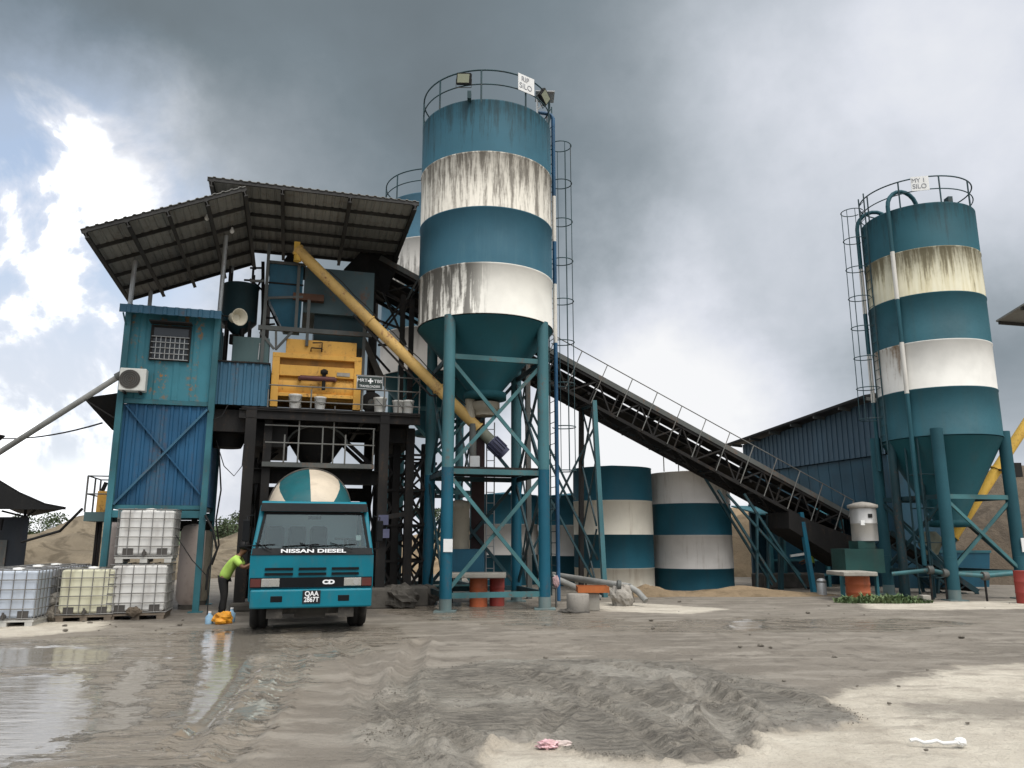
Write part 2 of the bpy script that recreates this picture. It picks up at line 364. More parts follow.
# ------------------------------------------------------------------ camera, sun, sky
cam = bpy.data.objects.new('camera', bpy.data.cameras.new('camera')); C.objects.link(cam)
cam.location = (0,0,CAMH); cam.rotation_euler = (R(90)+PITCH, 0, 0)
cam.data.sensor_width = 36; cam.data.lens = 36*FPX/1024; cam.data.clip_end = 5000; cam.data.clip_start = .1
sc.camera = cam
SUN_EL, SUN_AZ = R(58), R(140)        # azimuth clockwise from +Y (camera forward)
sd = V((math.sin(SUN_AZ)*math.cos(SUN_EL), math.cos(SUN_AZ)*math.cos(SUN_EL), math.sin(SUN_EL)))
sl = bpy.data.lights.new('sun', 'SUN'); sl.energy = 1.35; sl.angle = R(32); sl.color = (1, .96, .89)
so = bpy.data.objects.new('sun', sl); C.objects.link(so); so.rotation_euler = sd.to_track_quat('Z', 'Y').to_euler(); so.location = (0,0,50)
sc.view_settings.view_transform = 'Standard'; sc.view_settings.look = 'None'; sc.view_settings.gamma = 1; sc.view_settings.use_curve_mapping = False
EXPO = .85
sc.view_settings.exposure = EXPO

w = bpy.data.worlds.new('World'); sc.world = w; w.use_nodes = True
class WT(NT):
    def __init__(s): s.t = w.node_tree; s.b = None
k = WT(); bg = w.node_tree.nodes['Background']
STR = .1; bg.inputs['Strength'].default_value = STR
sky = k.n('ShaderNodeTexSky', sky_type='NISHITA', sun_disc=False, sun_elevation=SUN_EL, sun_rotation=SUN_AZ)
d0 = k.n('ShaderNodeTexCoord').outputs['Generated']
sep = k.n('ShaderNodeSeparateXYZ'); k.l(d0, sep.inputs[0])
zc = k.math('MAXIMUM', k.math('ADD', sep.outputs[2], .22), .06)
comb = k.n('ShaderNodeCombineXYZ')
k.l(k.math('DIVIDE', sep.outputs[0], zc), comb.inputs[0]); k.l(k.math('DIVIDE', sep.outputs[1], zc), comb.inputs[1]); k.l(k.math('MULTIPLY', sep.outputs[2], .8), comb.inputs[2])
cl = comb.outputs[0]                                     # cloud-layer coordinates
wn = k.n('ShaderNodeTexNoise', i_Scale=2.6, i_Detail=7, i_Roughness=.6); k.l(d0, wn.inputs['Vector'])
wv = k.n('ShaderNodeVectorMath', operation='MULTIPLY_ADD'); k.l(wn.outputs[1], wv.inputs[0]); wv.inputs[1].default_value = (.30,.30,.30); 
dm = k.n('ShaderNodeVectorMath', operation='SUBTRACT'); k.l(d0, dm.inputs[0]); dm.inputs[1].default_value = (.15,.15,.15)
k.l(dm.outputs[0], wv.inputs[2]); dw = wv.outputs[0]     # warped direction
def blob(px, py, rad, src=None):
    r = ray(px, py).normalized()
    x = k.n('ShaderNodeVectorMath', operation='DISTANCE'); k.l(src or dw, x.inputs[0]); x.inputs[1].default_value = r
    return k.mr(x.outputs['Value'], 0, rad/FPX, 1, 0)
def acc(lst, src=None):
    tot = None
    for px, py, rad, amp in lst:
        b = k.math('MULTIPLY', blob(px, py, rad, src), amp)
        tot = b if tot is None else k.math('ADD', tot, b)
    return tot
n_big = k.noise(cl, 1.1, 6, .55, .3); n_mid = k.noise(cl, 2.6, 8, .6, .4); n_fine = k.noise(d0, 9, 7, .6, .3)
n_puff = k.noise(d0, 5.5, 8, .58, .2)
# brightness field of the overcast: dark slate overhead, white banks low on the left, a bright gap low in the middle
f = acc([(20,340,230,.52),(60,220,200,.40),(190,210,160,.20),(110,360,200,.36),(60,430,180,.26),(230,450,150,.2),(300,170,190,.12),
         (635,370,200,.60),(540,430,190,.30),(740,430,150,.10),(990,0,320,.44),(840,120,260,.10),(1015,290,190,.16),(820,420,230,.10),(775,335,210,.24),
         (680,110,260,.10),(1020,120,220,.08)])
dk = acc([(230,60,280,.03),(560,270,250,.05),(470,60,280,.08),(960,380,130,.12),(60,20,220,.05)])
val = k.math('SUBTRACT', k.math('ADD', f, .30), dk)
low = k.mr(sep.outputs[2], -.02, .24, .48, 0)            # paler towards the horizon
back = k.math('MULTIPLY', k.mr(sep.outputs[1], .10, -.35, 0, .60), k.mr(sep.outputs[2], .10, .4))   # brighter high up behind the photographer
zen = k.mr(sep.outputs[2], .64, .95, 0, .70)             # and overhead
val = k.math('ADD', k.math('ADD', val, low), k.math('ADD', back, zen))
tex = k.math('ADD', k.math('MULTIPLY', k.math('SUBTRACT', n_mid, .5), .16), k.math('MULTIPLY', k.math('SUBTRACT', n_big, .5), .24))
amp_p = k.math('MULTIPLY', k.math('SUBTRACT', n_puff, .5), k.math('MULTIPLY', k.mr(val, .40, .8, .08, 1.0), k.math('ADD', .35, k.math('MULTIPLY', blob(60,300,480,d0), .75))))
val = k.math('ADD', val, k.math('ADD', k.math('MULTIPLY', tex, .70), amp_p))
# broken cumulus low on the left: crisp white heads with thinner blue-grey gaps between
n_c = k.noise(d0, 6.5, 9, .56, .35); n_c2 = k.noise(d0, 2.7, 4, .5)
cu_ = k.mr(k.math('ADD', k.math('MULTIPLY', n_c, .8), k.math('MULTIPLY', n_c2, .2)), .43, .56)
Lm = k.math('MULTIPLY', acc([(30,190,190,.75),(60,330,240,.8),(130,220,150,.4),(110,440,190,.5)], dw), 1.0, None, True)
lowL = k.mr(sep.outputs[2], .38, .16)
lv = k.math('ADD', k.math('ADD', .52, k.math('MULTIPLY', lowL, .26)), k.math('MULTIPLY', cu_, k.math('SUBTRACT', .48, k.math('MULTIPLY', lowL, .22)))); 
vm = k.n('ShaderNodeMix', data_type='FLOAT'); k.l(Lm, vm.inputs[0]); k.l(val, vm.inputs[2]); k.l(lv, vm.inputs[3]); val = vm.outputs[0]
gap = k.math('MULTIPLY', Lm, k.math('SUBTRACT', 1., cu_))
cr_ = k.n('ShaderNodeValToRGB'); k.l(val, cr_.inputs[0]); e = cr_.color_ramp
E2 = 2**EXPO*STR
def S(r, g, b):
    f1 = lambda x: ((x/255+.055)/1.055)**2.4 if x > 10 else x/255/12.92
    return tuple(f1(x) for x in (r, g, b))
stops = [(0.0,(86,95,100)),(.17,(103,112,118)),(.30,(122,134,142)),(.46,(160,169,177)),(.62,(192,199,208)),(.80,(222,226,235)),(1.0,(247,248,250))]
e.elements[0].position = 0; e.elements[1].position = 1
for p_, c_ in stops[1:-1]: e.elements.new(p_)
for el, (p_, c_) in zip(e.elements, stops): el.color = (*S(*c_), 1)
ccol = k.mix(1.0, cr_.outputs[0], (1/E2*.1,)*3, 'MULTIPLY')
sm = k.n('ShaderNodeVectorMath', operation='SCALE'); k.l(cr_.outputs[0], sm.inputs[0]); k.l(k.math('ADD', 1/E2, k.math('ADD', k.math('MULTIPLY', k.mr(val, .80, 1.02, 0, 1.0/E2), Lm), k.math('MULTIPLY', k.math('ADD', back, zen), 1.0/E2))), sm.inputs['Scale'])     # sunlit heads burn out, as in the photograph
# thin breaks where the blue sky shows
bl = k.math('MULTIPLY', k.math('MULTIPLY', gap, .28), k.math('SUBTRACT', 1., k.math('MULTIPLY', lowL, .8)))
skb = k.n('ShaderNodeVectorMath', operation='SCALE'); k.l(sky.outputs[0], skb.inputs[0]); skb.inputs['Scale'].default_value = 2.2
mm = k.n('ShaderNodeMix', data_type='RGBA'); k.l(bl, mm.inputs[0]); k.l(sm.outputs[0], mm.inputs[6]); k.l(skb.outputs[0], mm.inputs[7])
k.l(mm.outputs[2], bg.inputs[0])

# ------------------------------------------------------------------ ground
def poly(pix): return [G(x, y) for x, y in pix]
def sdist(P, x, y):
    best = 1e9; ins = False; n = len(P)
    for i in range(n):
        ax, ay = P[i]; bx, by = P[(i+1) % n]
        ex, ey = bx-ax, by-ay; L = ex*ex+ey*ey or 1e-9
        t = max(0, min(1, ((x-ax)*ex+(y-ay)*ey)/L)); dx, dy = x-ax-ex*t, y-ay-ey*t
        q = dx*dx+dy*dy
        if q < best: best = q
        if (ay > y) != (by > y) and x < ex*(y-ay)/(by-ay)+ax: ins = not ins
    return math.sqrt(best)*(1 if ins else -1)
def pl_dist(P, x, y):
    best = 1e9
    for i in range(len(P)-1):
        ax, ay = P[i]; bx, by = P[i+1]; ex, ey = bx-ax, by-ay
        t = max(0, min(1, ((x-ax)*ex+(y-ay)*ey)/(ex*ex+ey*ey))); dx, dy = x-ax-ex*t, y-ay-ey*t
        best = min(best, dx*dx+dy*dy)
    return math.sqrt(best)
MUD = [poly([(395,790),(362,740),(368,702),(410,674),(500,662),(600,661),(690,664),(760,682),(830,699),(866,722),(852,729),(790,728),(752,736),(735,757),(690,762),(610,760),(560,750),(520,741),(492,748),(478,790)])]
SAND = [poly([(470,900),(480,750),(515,741),(560,750),(610,760),(690,764),(735,757),(756,735),(866,724),(826,700),(842,690),(890,682),(960,668),(1150,655),(1400,700),(1400,900)]),
        poly([(566,601),(640,603),(730,609),(690,614),(600,611)]), poly([(862,603),(1200,598),(1200,607),(930,610),(870,609)]),
        poly([(-60,617),(60,619),(110,622),(100,630),(20,636),(-60,640)])]
MIR = [poly([(-160,690),(20,676),(74,674),(92,694),(84,724),(44,748),(-30,772),(-160,800)]), poly([(-60,652),(60,646),(120,650),(100,662),(-60,668)]), poly([(118,690),(140,660),(152,664),(132,704),(122,728),(112,726)]), poly([(228,708),(262,700),(258,712),(226,722)]),
       poly([(200,634),(262,626),(258,642),(240,668),(224,698),(200,724),(184,722),(206,690),(208,660)]),
       poly([(732,621),(762,620),(758,629),(736,630)]), poly([(300,632),(340,631),(336,637),(302,638)])]
WET = [poly([(-200,646),(90,637),(200,628),(400,626),(420,640),(330,662),(300,700),(260,740),(200,800),(-200,800)]),
       poly([(560,610),(640,622),(740,618),(900,618),(1000,624),(900,632),(740,634),(600,632),(480,625)]),
       poly([(420,600),(560,604),(560,618),(430,622),(380,612)])]
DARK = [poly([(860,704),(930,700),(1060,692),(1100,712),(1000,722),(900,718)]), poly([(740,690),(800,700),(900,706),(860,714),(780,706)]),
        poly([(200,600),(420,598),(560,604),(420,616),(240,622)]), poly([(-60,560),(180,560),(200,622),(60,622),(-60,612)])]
RUTS = [(poly([(330,632),(362,660),(374,700),(392,740),(440,790)]), .16, .05), (poly([(420,640),(408,672),(398,700),(412,728),(470,748)]), .14, .07),
        (poly([(520,676),(590,702),(640,735),(668,758)]), .10, .05), (poly([(560,672),(640,700),(700,735),(724,756)]), .10, .05), (poly([(470,690),(540,700),(565,716),(540,738)]), .10, .05),
        (poly([(610,668),(700,690),(760,716)]), .10, .045), (poly([(690,690),(724,712),(736,745)]), .18, .08), (poly([(640,664),(760,690),(840,712)]), .09, .035),
        (poly([(258,660),(226,700),(180,750)]), .12, .04), (poly([(300,640),(290,680),(262,720),(220,768)]), .12, .035),
        (poly([(560,630),(760,640),(1000,640)]), .14, .03), (poly([(520,645),(720,654),(1000,652)]), .14, .03)]
def bb(P): return (min(p[0] for p in P)-1.05, max(p[0] for p in P)+1.05, min(p[1] for p in P)-1.05, max(p[1] for p in P)+1.05)
BB = {}
def best(L, x, y):
    b_ = -1
    for P in L:
        q = BB.setdefault(id(P), bb(P))
        if q[0] < x < q[1] and q[2] < y < q[3]: b_ = max(b_, sdist(P, x, y))
    return b_
def pl_len(P, x, y):      # distance to a polyline and the running length of the nearest point
    best_ = 1e9; run = 0; out = 0
    for i in range(len(P)-1):
        ax, ay = P[i]; bx, by = P[i+1]; ex, ey = bx-ax, by-ay; L = math.hypot(ex, ey)
        t = max(0, min(1, ((x-ax)*ex+(y-ay)*ey)/(L*L))); dx, dy = x-ax-ex*t, y-ay-ey*t; q = dx*dx+dy*dy
        if q < best_: best_ = q; out = run+t*L
        run += L
    return math.sqrt(best_), out
def fr(a, b, s):
    o = []; x = a
    while x < b-1e-6: o.append(x); x += s
    return o
gx = [-900,-400,-200,-100,-60,-40,-30]+fr(-22,-8,.28)+fr(-8,-3.2,.07)+fr(-3.2,4.6,.032)+fr(4.6,8.5,.07)+fr(8.5,26,.28)+[27,30,40,60,100,200,400,900]
gy = [-200,-60,-20,-5,2,3.6]+fr(4.6,9.2,.032)+fr(9.2,11.5,.06)+fr(11.5,20,.13)+fr(20,34,.4)+[36,40,46,54,65,80,120,200,400,1500]
def ground_z(x, y, m):
    z = .018*noise.noise((x*.5, y*.5, 0))+.012*noise.noise((x*1.6, y*1.6, 3))
    return z
vs = []; at = {n: [] for n in ('sand','mud','mirror','wet','dark')}
near = lambda x, y: -10 < x < 18 and 4 < y < 24
for y in gy:
    for x in gx:
        if near(x, y):
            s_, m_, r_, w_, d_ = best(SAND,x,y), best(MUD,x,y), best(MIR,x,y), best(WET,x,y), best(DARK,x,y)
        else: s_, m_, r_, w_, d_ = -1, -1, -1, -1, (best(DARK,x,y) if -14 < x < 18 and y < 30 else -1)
        z = 0
        if near(x, y):
            jag = .16*noise.fractal((x*1.7, y*1.7, 9), 1, 2, 4)
            mm_ = max(0, min(1, (m_+jag)/.07)); mi = max(0, min(1, (m_+jag)/.9))
            z = .02*noise.noise((x*.5, y*.5, 0))+.014*noise.noise((x*1.7, y*1.7, 3))
            z += mm_*(.022+.018*mi)+mm_*(.013*noise.fractal((x*3.4, y*3.4, 5), .8, 2, 6)+.007*noise.ridged_multi_fractal((x*1.6-y*.9, y*2.1+x, 2), .8, 2, 5, 1, 2))
            dry = max(0, min(1, .5-r_*3))
            z += dry*.008*noise.fractal((x*6, y*6, 1), .9, 2, 3)
            if y < 14:
                for P, wd, dp in RUTS:
                    q_ = BB.setdefault(id(P), bb(P))
                    if not (q_[0] < x < q_[1] and q_[2] < y < q_[3]): continue
                    dd, ln = pl_len(P, x, y)
                    if dd < wd*3:
                        q = dd/wd; z += .016*max(0, 1-q*q*.9)*(1 if math.sin(ln*2*PI/.17+dd*9) > .1 else 0)*min(1, max(0, .5+2.5*noise.noise((x*1.1, y*1.1, 8)))) ; z += -dp*math.exp(-q*q)+dp*.7*math.exp(-(q-1.5)**2*3)*(.6+1.2*noise.fractal((x*6, y*6, 7), .8, 2, 4))
            fl = max(0, min(1, (r_+.12)/.2)); z = z*(1-fl)+(-.012+.002*noise.noise((x*3, y*9, 1)))*fl
            z *= max(0, min(1, (22-y)/6))
        vs.append((x, y, z))
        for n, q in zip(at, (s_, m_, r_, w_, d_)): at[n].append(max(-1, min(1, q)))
nx = len(gx); fs = [(j*nx+i, j*nx+i+1, (j+1)*nx+i+1, (j+1)*nx+i) for j in range(len(gy)-1) for i in range(nx-1)]
me = bpy.data.meshes.new('ground'); me.from_pydata(vs, [], fs)
for n in at: me.attributes.new(n, 'FLOAT', 'POINT').data.foreach_set('value', at[n])
me.polygons.foreach_set('use_smooth', [True]*len(fs))
k = NT('muddy_yard'); tc = k.n('ShaderNodeTexCoord').outputs['Object']
def attr(n): return k.n('ShaderNodeAttribute', attribute_name=n).outputs['Fac']
nA = k.noise(tc, .55, 6, .6); nB = k.noise(tc, 2.3, 6, .62); nC = k.noise(tc, 11, 6, .68); nD = k.noise(tc, 45, 4, .7)
nS = k.noise(k.mapping(tc, (.7, 2.6, 1)), 1., 6, .62, .4)          # drawn out along the driving direction
def edge(n, amp, soft, off=0.):
    v = k.math('ADD', attr(n), k.math('MULTIPLY', k.math('SUBTRACT', nB, .5), amp)); v = k.math('ADD', v, k.math('MULTIPLY', k.math('SUBTRACT', nC, .5), amp*.5))
    return k.mr(k.math('ADD', v, off), -soft, soft)
base = k.mix(k.mr(nA, .35, .65), (.165,.143,.115), (.22,.193,.158))
base = k.mix(k.math('MULTIPLY', k.mr(nS, .46, .64), .8), base, (.29,.26,.218))
base = k.mix(k.math('MULTIPLY', k.mr(nB, .52, .68), .75), base, (.125,.107,.085))
sand = k.mix(k.mr(nB, .35, .7), (.58,.53,.44), (.47,.42,.345)); sand = k.mix(k.math('MULTIPLY', k.mr(nS, .53, .66), .7), sand, (.28,.245,.2))
sand = k.mix(k.math('MULTIPLY', k.mr(nA, .50, .62), .45), sand, (.36,.315,.25)); sand = k.mix(k.mr(nC, .54, .68, 0, .4), sand, (.33,.285,.225)); sand = k.mix(k.mr(nD, .56, .70, 0, .5), sand, (.24,.2,.16))
mud = k.mix(k.mr(nB, .38, .64), (.168,.151,.124), (.232,.209,.172)); mud = k.mix(k.math('MULTIPLY', k.mr(nA, .50, .60), .8), mud, (.31,.284,.242))
mud = k.mix(k.mr(nC, .52, .66, 0, .75), mud, (.09,.079,.063)); fu = k.n('ShaderNodeMapping'); fu.inputs['Rotation'].default_value = (0,0,R(38)); fu.inputs['Scale'].default_value = (2.2,13,1); k.l(tc, fu.inputs[0]); nF = k.noise(fu.outputs[0], 1., 5, .6, .8); mF = k.mr(nA, .40, .58, 1, .12); mud = k.mix(k.math('MULTIPLY', mF, k.mr(nF, .56, .66, 0, .5)), mud, (.11,.096,.077)); mud = k.mix(k.mr(nD, .56, .7, 0, .5), mud, (.09,.083,.073))
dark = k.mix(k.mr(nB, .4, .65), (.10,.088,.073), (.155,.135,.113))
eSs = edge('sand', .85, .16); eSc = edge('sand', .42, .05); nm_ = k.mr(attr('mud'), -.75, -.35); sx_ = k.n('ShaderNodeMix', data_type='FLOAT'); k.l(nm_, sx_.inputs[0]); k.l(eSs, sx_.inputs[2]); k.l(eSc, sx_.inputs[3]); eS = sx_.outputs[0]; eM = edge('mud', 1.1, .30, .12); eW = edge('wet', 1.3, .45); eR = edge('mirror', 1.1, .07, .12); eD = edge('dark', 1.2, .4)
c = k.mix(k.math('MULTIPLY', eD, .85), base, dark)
c = k.mix(k.math('MULTIPLY', eW, .5), c, (.205,.172,.132)); c = k.mix(eM, c, mud); eSd = k.math('MULTIPLY', eS, k.math('SUBTRACT', 1., k.math('MULTIPLY', k.math('MULTIPLY', eD, k.math('SUBTRACT', 1., nm_)), .6))); fringe = k.math('MULTIPLY', k.mr(attr('sand'), .0, .22, .6, 0), nm_); sand = k.mix(fringe, sand, (.33,.285,.225)); c = k.mix(eSd, c, sand); c = k.mix(k.math('MULTIPLY', eR, .75), c, (.20,.18,.15))
k.l(c, k.b.inputs['Base Color'])
ro = k.math('ADD', .62, k.math('MULTIPLY', nC, .3))
wetn = k.math('MULTIPLY', eW, k.mr(nS, .34, .56))
ro = k.math('SUBTRACT', ro, k.math('MULTIPLY', wetn, .52)); 
mdn = k.math('MULTIPLY', k.math('MULTIPLY', eM, k.math('SUBTRACT', 1., eS)), k.mr(nA, .40, .56)); ro = k.math('SUBTRACT', ro, k.math('MULTIPLY', mdn, .40))
nT = k.noise(k.mapping(tc, (.9, 6.5, 1)), 1., 5, .6, .3); eT = k.math('MULTIPLY', k.mr(nT, .525, .56), k.mr(eW, .55, .85)); eR = k.math('MAXIMUM', eR, eT)
rm = k.n('ShaderNodeMix', data_type='FLOAT'); k.l(eR, rm.inputs[0]); k.l(ro, rm.inputs[2]); rm.inputs[3].default_value = .045
k.l(rm.outputs[0], k.b.inputs['Roughness'])
h0g = k.math('MULTIPLY', k.math('MULTIPLY', eM, k.math('SUBTRACT', 1., eS)), k.math('MULTIPLY', k.mr(nF, .40, .66), k.math('MULTIPLY', mF, -.6)))
h = k.math('ADD', k.math('ADD', h0g, k.math('MULTIPLY', nC, .6)), k.math('ADD', k.math('MULTIPLY', nD, .25), k.math('MULTIPLY', nB, .8)))
flat = k.math('SUBTRACT', 1., k.math('MULTIPLY', eR, .97)); flat = k.math('MULTIPLY', flat, k.math('SUBTRACT', 1., k.math('MULTIPLY', wetn, .6)))
rip = k.noise(k.mapping(tc, (1.6, 7., 1)), 1., 3, .55)
h = k.math('ADD', k.math('MULTIPLY', h, flat), k.math('MULTIPLY', rip, k.math('MULTIPLY', eR, .09)))
k.bump(h, 1., .07)
me.materials.append(k.m)
g = bpy.data.objects.new('ground', me); C.objects.link(g); tag(g, kind='structure')

def hill(name, mat, cx, cy, rx, ry, hgt, seed, n=40, rough=.25, flat=1.0, rz=0):
    vs = []; fs = []
    for j in range(n+1):
        for i in range(n+1):
            u = i/n*2-1; v = j/n*2-1; r = math.sqrt(u*u+v*v)
            f = max(0, 1-r); f = f**.8*flat; f = min(f, .8+.2*f)
            nz = noise.fractal((u*2.2+seed, v*2.2, seed), .9, 2, 5)
            z = max(-.05, hgt*(f*(1+rough*nz)+rough*.18*nz*(r < .95)*f)) if r < 1 else -.05
            x = u*rx; y = v*ry; vs.append((x*math.cos(rz)-y*math.sin(rz), x*math.sin(rz)+y*math.cos(rz), z))
    for j in range(n):
        for i in range(n): fs.append((j*(n+1)+i, j*(n+1)+i+1, (j+1)*(n+1)+i+1, (j+1)*(n+1)+i))
    me = bpy.data.meshes.new(name); me.from_pydata(vs, [], fs); me.polygons.foreach_set('use_smooth', [True]*len(fs)); me.materials.append(mat)
    o = bpy.data.objects.new(name, me); C.objects.link(o); o.location = (cx, cy, 0); return tag(o, kind='structure')
hill('sand_stockpile', M['mound'], -20.2, 38, 8.0, 6.5, 2.45, 1.3, 64, .3)
hill('sand_stockpile', M['mound'], -13.5, 45, 9, 7, 2.5, 4.1, 64, .3)
hill('sand_stockpile', M['mound'], -19.5, 30.5, 3.5, 2.5, 1.1, 7.1, 40, .5)
hill('sand_stockpile', M['bank'], -3, 44, 9, 5, 2.6, 9.1, 48, .2)
hill('tan_bank', M['bank'], 14, 42, 15, 6, 3.4, 5.7, 64, .15, 1.3)
hill('brown_bank', M['browns'], 26.5, 34, 13, 5, 4.3, 2.2, 64, .15, 1.5)
hill('low_sand_heap', M['bank'], 4.1, 24.4, 1.2, .7, .34, 3.3, 32, .3)
hill('low_sand_heap', M['bank'], 7.0, 24.6, 3.2, .8, .22, 6.3, 32, .3)
hill('low_sand_heap', M['mound'], -14.0, 22.5, 2.5, 1.4, .7, 8.3, 32, .5)
hill('distant_hill', M['leaf'], -70, 190, 60, 25, 5, 2.9, 48, .3)
hill('distant_hill', M['leaf'], 40, 190, 80, 25, 5, 5.9, 48, .3)
# ------------------------------------------------------------------ cement silos
def bandz(px, ys, yf): return [PY(px, y, yf).z for y in ys]
def silo(ca, cd, rad, zs, mats, cone_z, label, mleg, mleg2, zl, hs, zh, name_mats, legtop, rail_mat, leg_r=.15, legc=None, group=None, rail_h=.88):
    """zs: heights from top to the cone joint; zh: heights of horizontal braces"""
    c = W(ca, cd); t = thing('cement_silo', c, label, 'silo', group)
    n = 72; prof = [(.55, zs[0]+.16), (rad-.03, zs[0]+.02), (rad, zs[0])]; mi = [mats[0], mats[0]]
    for i in range(len(zs)-1):
        prof += [(rad, zs[i]-.03), (rad, zs[i+1]+.03)]; mi += [mats[i], mats[i]]
        prof += [(rad+.018, zs[i+1]+.028), (rad+.018, zs[i+1])]; mi += [mats[i], mats[i]]
    mi.append(mats[-1])
    prof = prof[::-1]; mi = mi[::-1]
    MB().lathe(c, prof, n, mi[:len(prof)-1], (False, True)).build('shell', name_mats, t)
    MB().lathe(c, [(.42, cone_z-.22), (.58, cone_z-.2), (.58, cone_z-.02), (.44, cone_z), (rad-.004, zs[-1]-.02)], n, None, (True, False)).build('cone', M['teal_cone'], t)
    rz = zs[0]
    m = MB().ring(c+V((0,0,rz+rail_h)), rad-.02, .022, 64); m.ring(c+V((0,0,rz+rail_h*.52)), rad-.02, .018, 64)
    for i in range(9):
        a = PSI-1.9+2*PI*i/9; p = c+V(((rad-.02)*math.cos(a), (rad-.02)*math.sin(a), rz-.1)); m.tube(p, p+V((0,0,rail_h+.1)), .024, 8)
    m.build('guard_rail', rail_mat, t)
    lc = legc or (ca, cd)
    L = [(lc[0]+sx*hs, lc[1]+sy*hs) for sx, sy in ((-1,-1),(1,-1),(1,1),(-1,1))]
    for a, d in L:
        m = MB(); p = W(a, d)
        m.lathe(p, [(leg_r, .30), (leg_r, zl)], 20, [1], (True, True)); m.lathe(p, [(leg_r, zl+.002), (leg_r, legtop)], 20, [0], (True, True))
        m.lathe(p, [(leg_r+.004, 0), (leg_r+.003, .298)], 20, [2], (True, True))
        m.box(p.x-.26, p.x+.26, p.y-.26, p.y+.26, -.03, .03, 2)
        m.build('leg', [mleg, mleg2, M['leg_grey']], t)
    for i in range(4):
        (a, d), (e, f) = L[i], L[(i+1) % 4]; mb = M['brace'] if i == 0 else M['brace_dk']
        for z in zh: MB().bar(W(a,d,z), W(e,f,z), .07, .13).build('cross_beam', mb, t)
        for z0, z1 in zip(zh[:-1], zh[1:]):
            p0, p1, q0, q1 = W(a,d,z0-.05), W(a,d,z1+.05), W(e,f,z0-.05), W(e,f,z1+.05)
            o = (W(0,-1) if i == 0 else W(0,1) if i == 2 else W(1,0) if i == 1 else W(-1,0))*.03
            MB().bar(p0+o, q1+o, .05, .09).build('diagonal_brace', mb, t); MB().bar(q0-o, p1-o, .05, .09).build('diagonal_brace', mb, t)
    return t, c, L
def caged_ladder(p, face, z0, z1, parent, mat, zc, rc=.36, step=1.25, name='caged_ladder'):
    """p: wall side point, face: direction away from the wall"""
    f = V(face).normalized(); s = f.cross(V((0,0,1))); p = V((p.x, p.y, 0))
    m = MB()
    for q in (-.22, .22): m.tube(p+s*q+V((0,0,z0)), p+s*q+V((0,0,z1)), .022, 6)
    z = z0+.2
    while z < z1: m.tube(p-s*.22+V((0,0,z)), p+s*.22+V((0,0,z)), .011, 5); z += .3
    c = p+f*.34; z = zc; hz = []
    while z <= z1+.02: hz.append(z); z += step
    a0 = math.atan2(-f.y, -f.x)
    for z in hz: m.path([c+V((math.cos(a0+.6+t*(2*PI-1.2)/22)*rc, math.sin(a0+.6+t*(2*PI-1.2)/22)*rc, z)) for t in range(23)], .016, 5)
    for k_ in range(5):
        a = a0+PI+(k_-2)*.75; q = c+V((math.cos(a)*rc, math.sin(a)*rc, 0)); m.tube(q+V((0,0,zc)), q+V((0,0,hz[-1])), .011, 5)
    return m.build(name, mat, parent)
# central silo
CA, CD, CRAD = 4.97, 20.0, 1.86
cc = W(CA, CD); ZS = bandz(487, (99,152,207,263,313), cc.y-CRAD)
M['w_heavy'] = stained('white_band_streaked', (.60,.565,.49), ZS[1], ZS[2], .10, .42, .60, (.095,.082,.065), freq=6.2, amt=.85)
M['w_light'] = stained('white_band_patched', (.66,.64,.58), ZS[3], ZS[4], .06, .44, .54, (.085,.08,.07), fx=(-.5, .35), freq=3.1)
hz = [PD(495, 359, 18.75).z, PD(490, 472, 18.75).z, PD(490, 600, 18.75).z+.12]
silo1, c1, L1 = silo(CA, CD, CRAD, ZS, [3,1,4,2], PD(487, 393, CD).z, 'tall teal and white banded cement silo with two floodlights on its top railing', M['leg_up'], M['leg_lo'], PD(545, 470, 18.75).z, 1.25, hz,
     [M['teal'], M['w_heavy'], M['w_light'], M['tealA'], M['tealB']], ZS[4]+.03, M['rail_teal'])
# grating deck between the legs, with valve, discharge pipe
zz = hz[1]
MB().pb(CA-1.2, CA+1.2, CD-1.2, CD+1.2, zz+.07, zz+.13).build('deck', M['steel_dk'], silo1)
m = MB().lathe(c1, [(.30, hz[0]-2.2+.9), (.32, PD(487,412,CD).z), (.40, PD(487,410,CD).z), (.40, PD(487,396,CD).z-.2)], 28); m.build('discharge_valve', M['filter'], silo1)
zt = PD(487,425,CD).z
MB().tube(W(CA-.35, CD-.1, zt), W(CA-.35, CD-.1, zz+.12), .10, 14).build('discharge_pipe', M['steel_md'], silo1)
MB().box(c1.x-.32, c1.x-.08, c1.y-1.3, c1.y-1.1, zz+.13, zz+.4).build('junction_box', M['steel_lt'], silo1)
p = W(CA-.9, CD-1.66); MB().box(p.x-.05, p.x+.05, p.y-.16, p.y+.02, ZS[0]-.06, ZS[0]+.16).build('roof_bracket', M['rail_teal'], silo1)
for (a, d), sx in ():       # gusset plates where the legs meet the shell
    p = W(a, d); MB().box(p.x-.17, p.x+.17, p.y-.04, p.y+.3, ZS[4]+.30, ZS[4]+.52).build('gusset', M['filter'] if sx else M['teal'], silo1)
pa = c1+W(1,0)*(CRAD+.14)+W(0,-1)*.15
ZPT = PY(553, 119, pa.y).z
m = MB(); prev = None
cuts = [(0.1, 0), (ZS[4]-.2, 0), (ZS[4]-.2, 1), (ZS[3]+.2, 1), (ZS[3]+.2, 0), (ZS[2]-.05, 0), (ZS[2]-.05, 1), (ZS[1]-.2, 1), (ZS[1]-.2, 0), (ZPT-.25, 0)]
for (za, ma), (zb, mb) in zip(cuts[::2], cuts[1::2]): m.tube(V((pa.x, pa.y, za)), V((pa.x, pa.y, zb)), .055, 10, mi=ma)
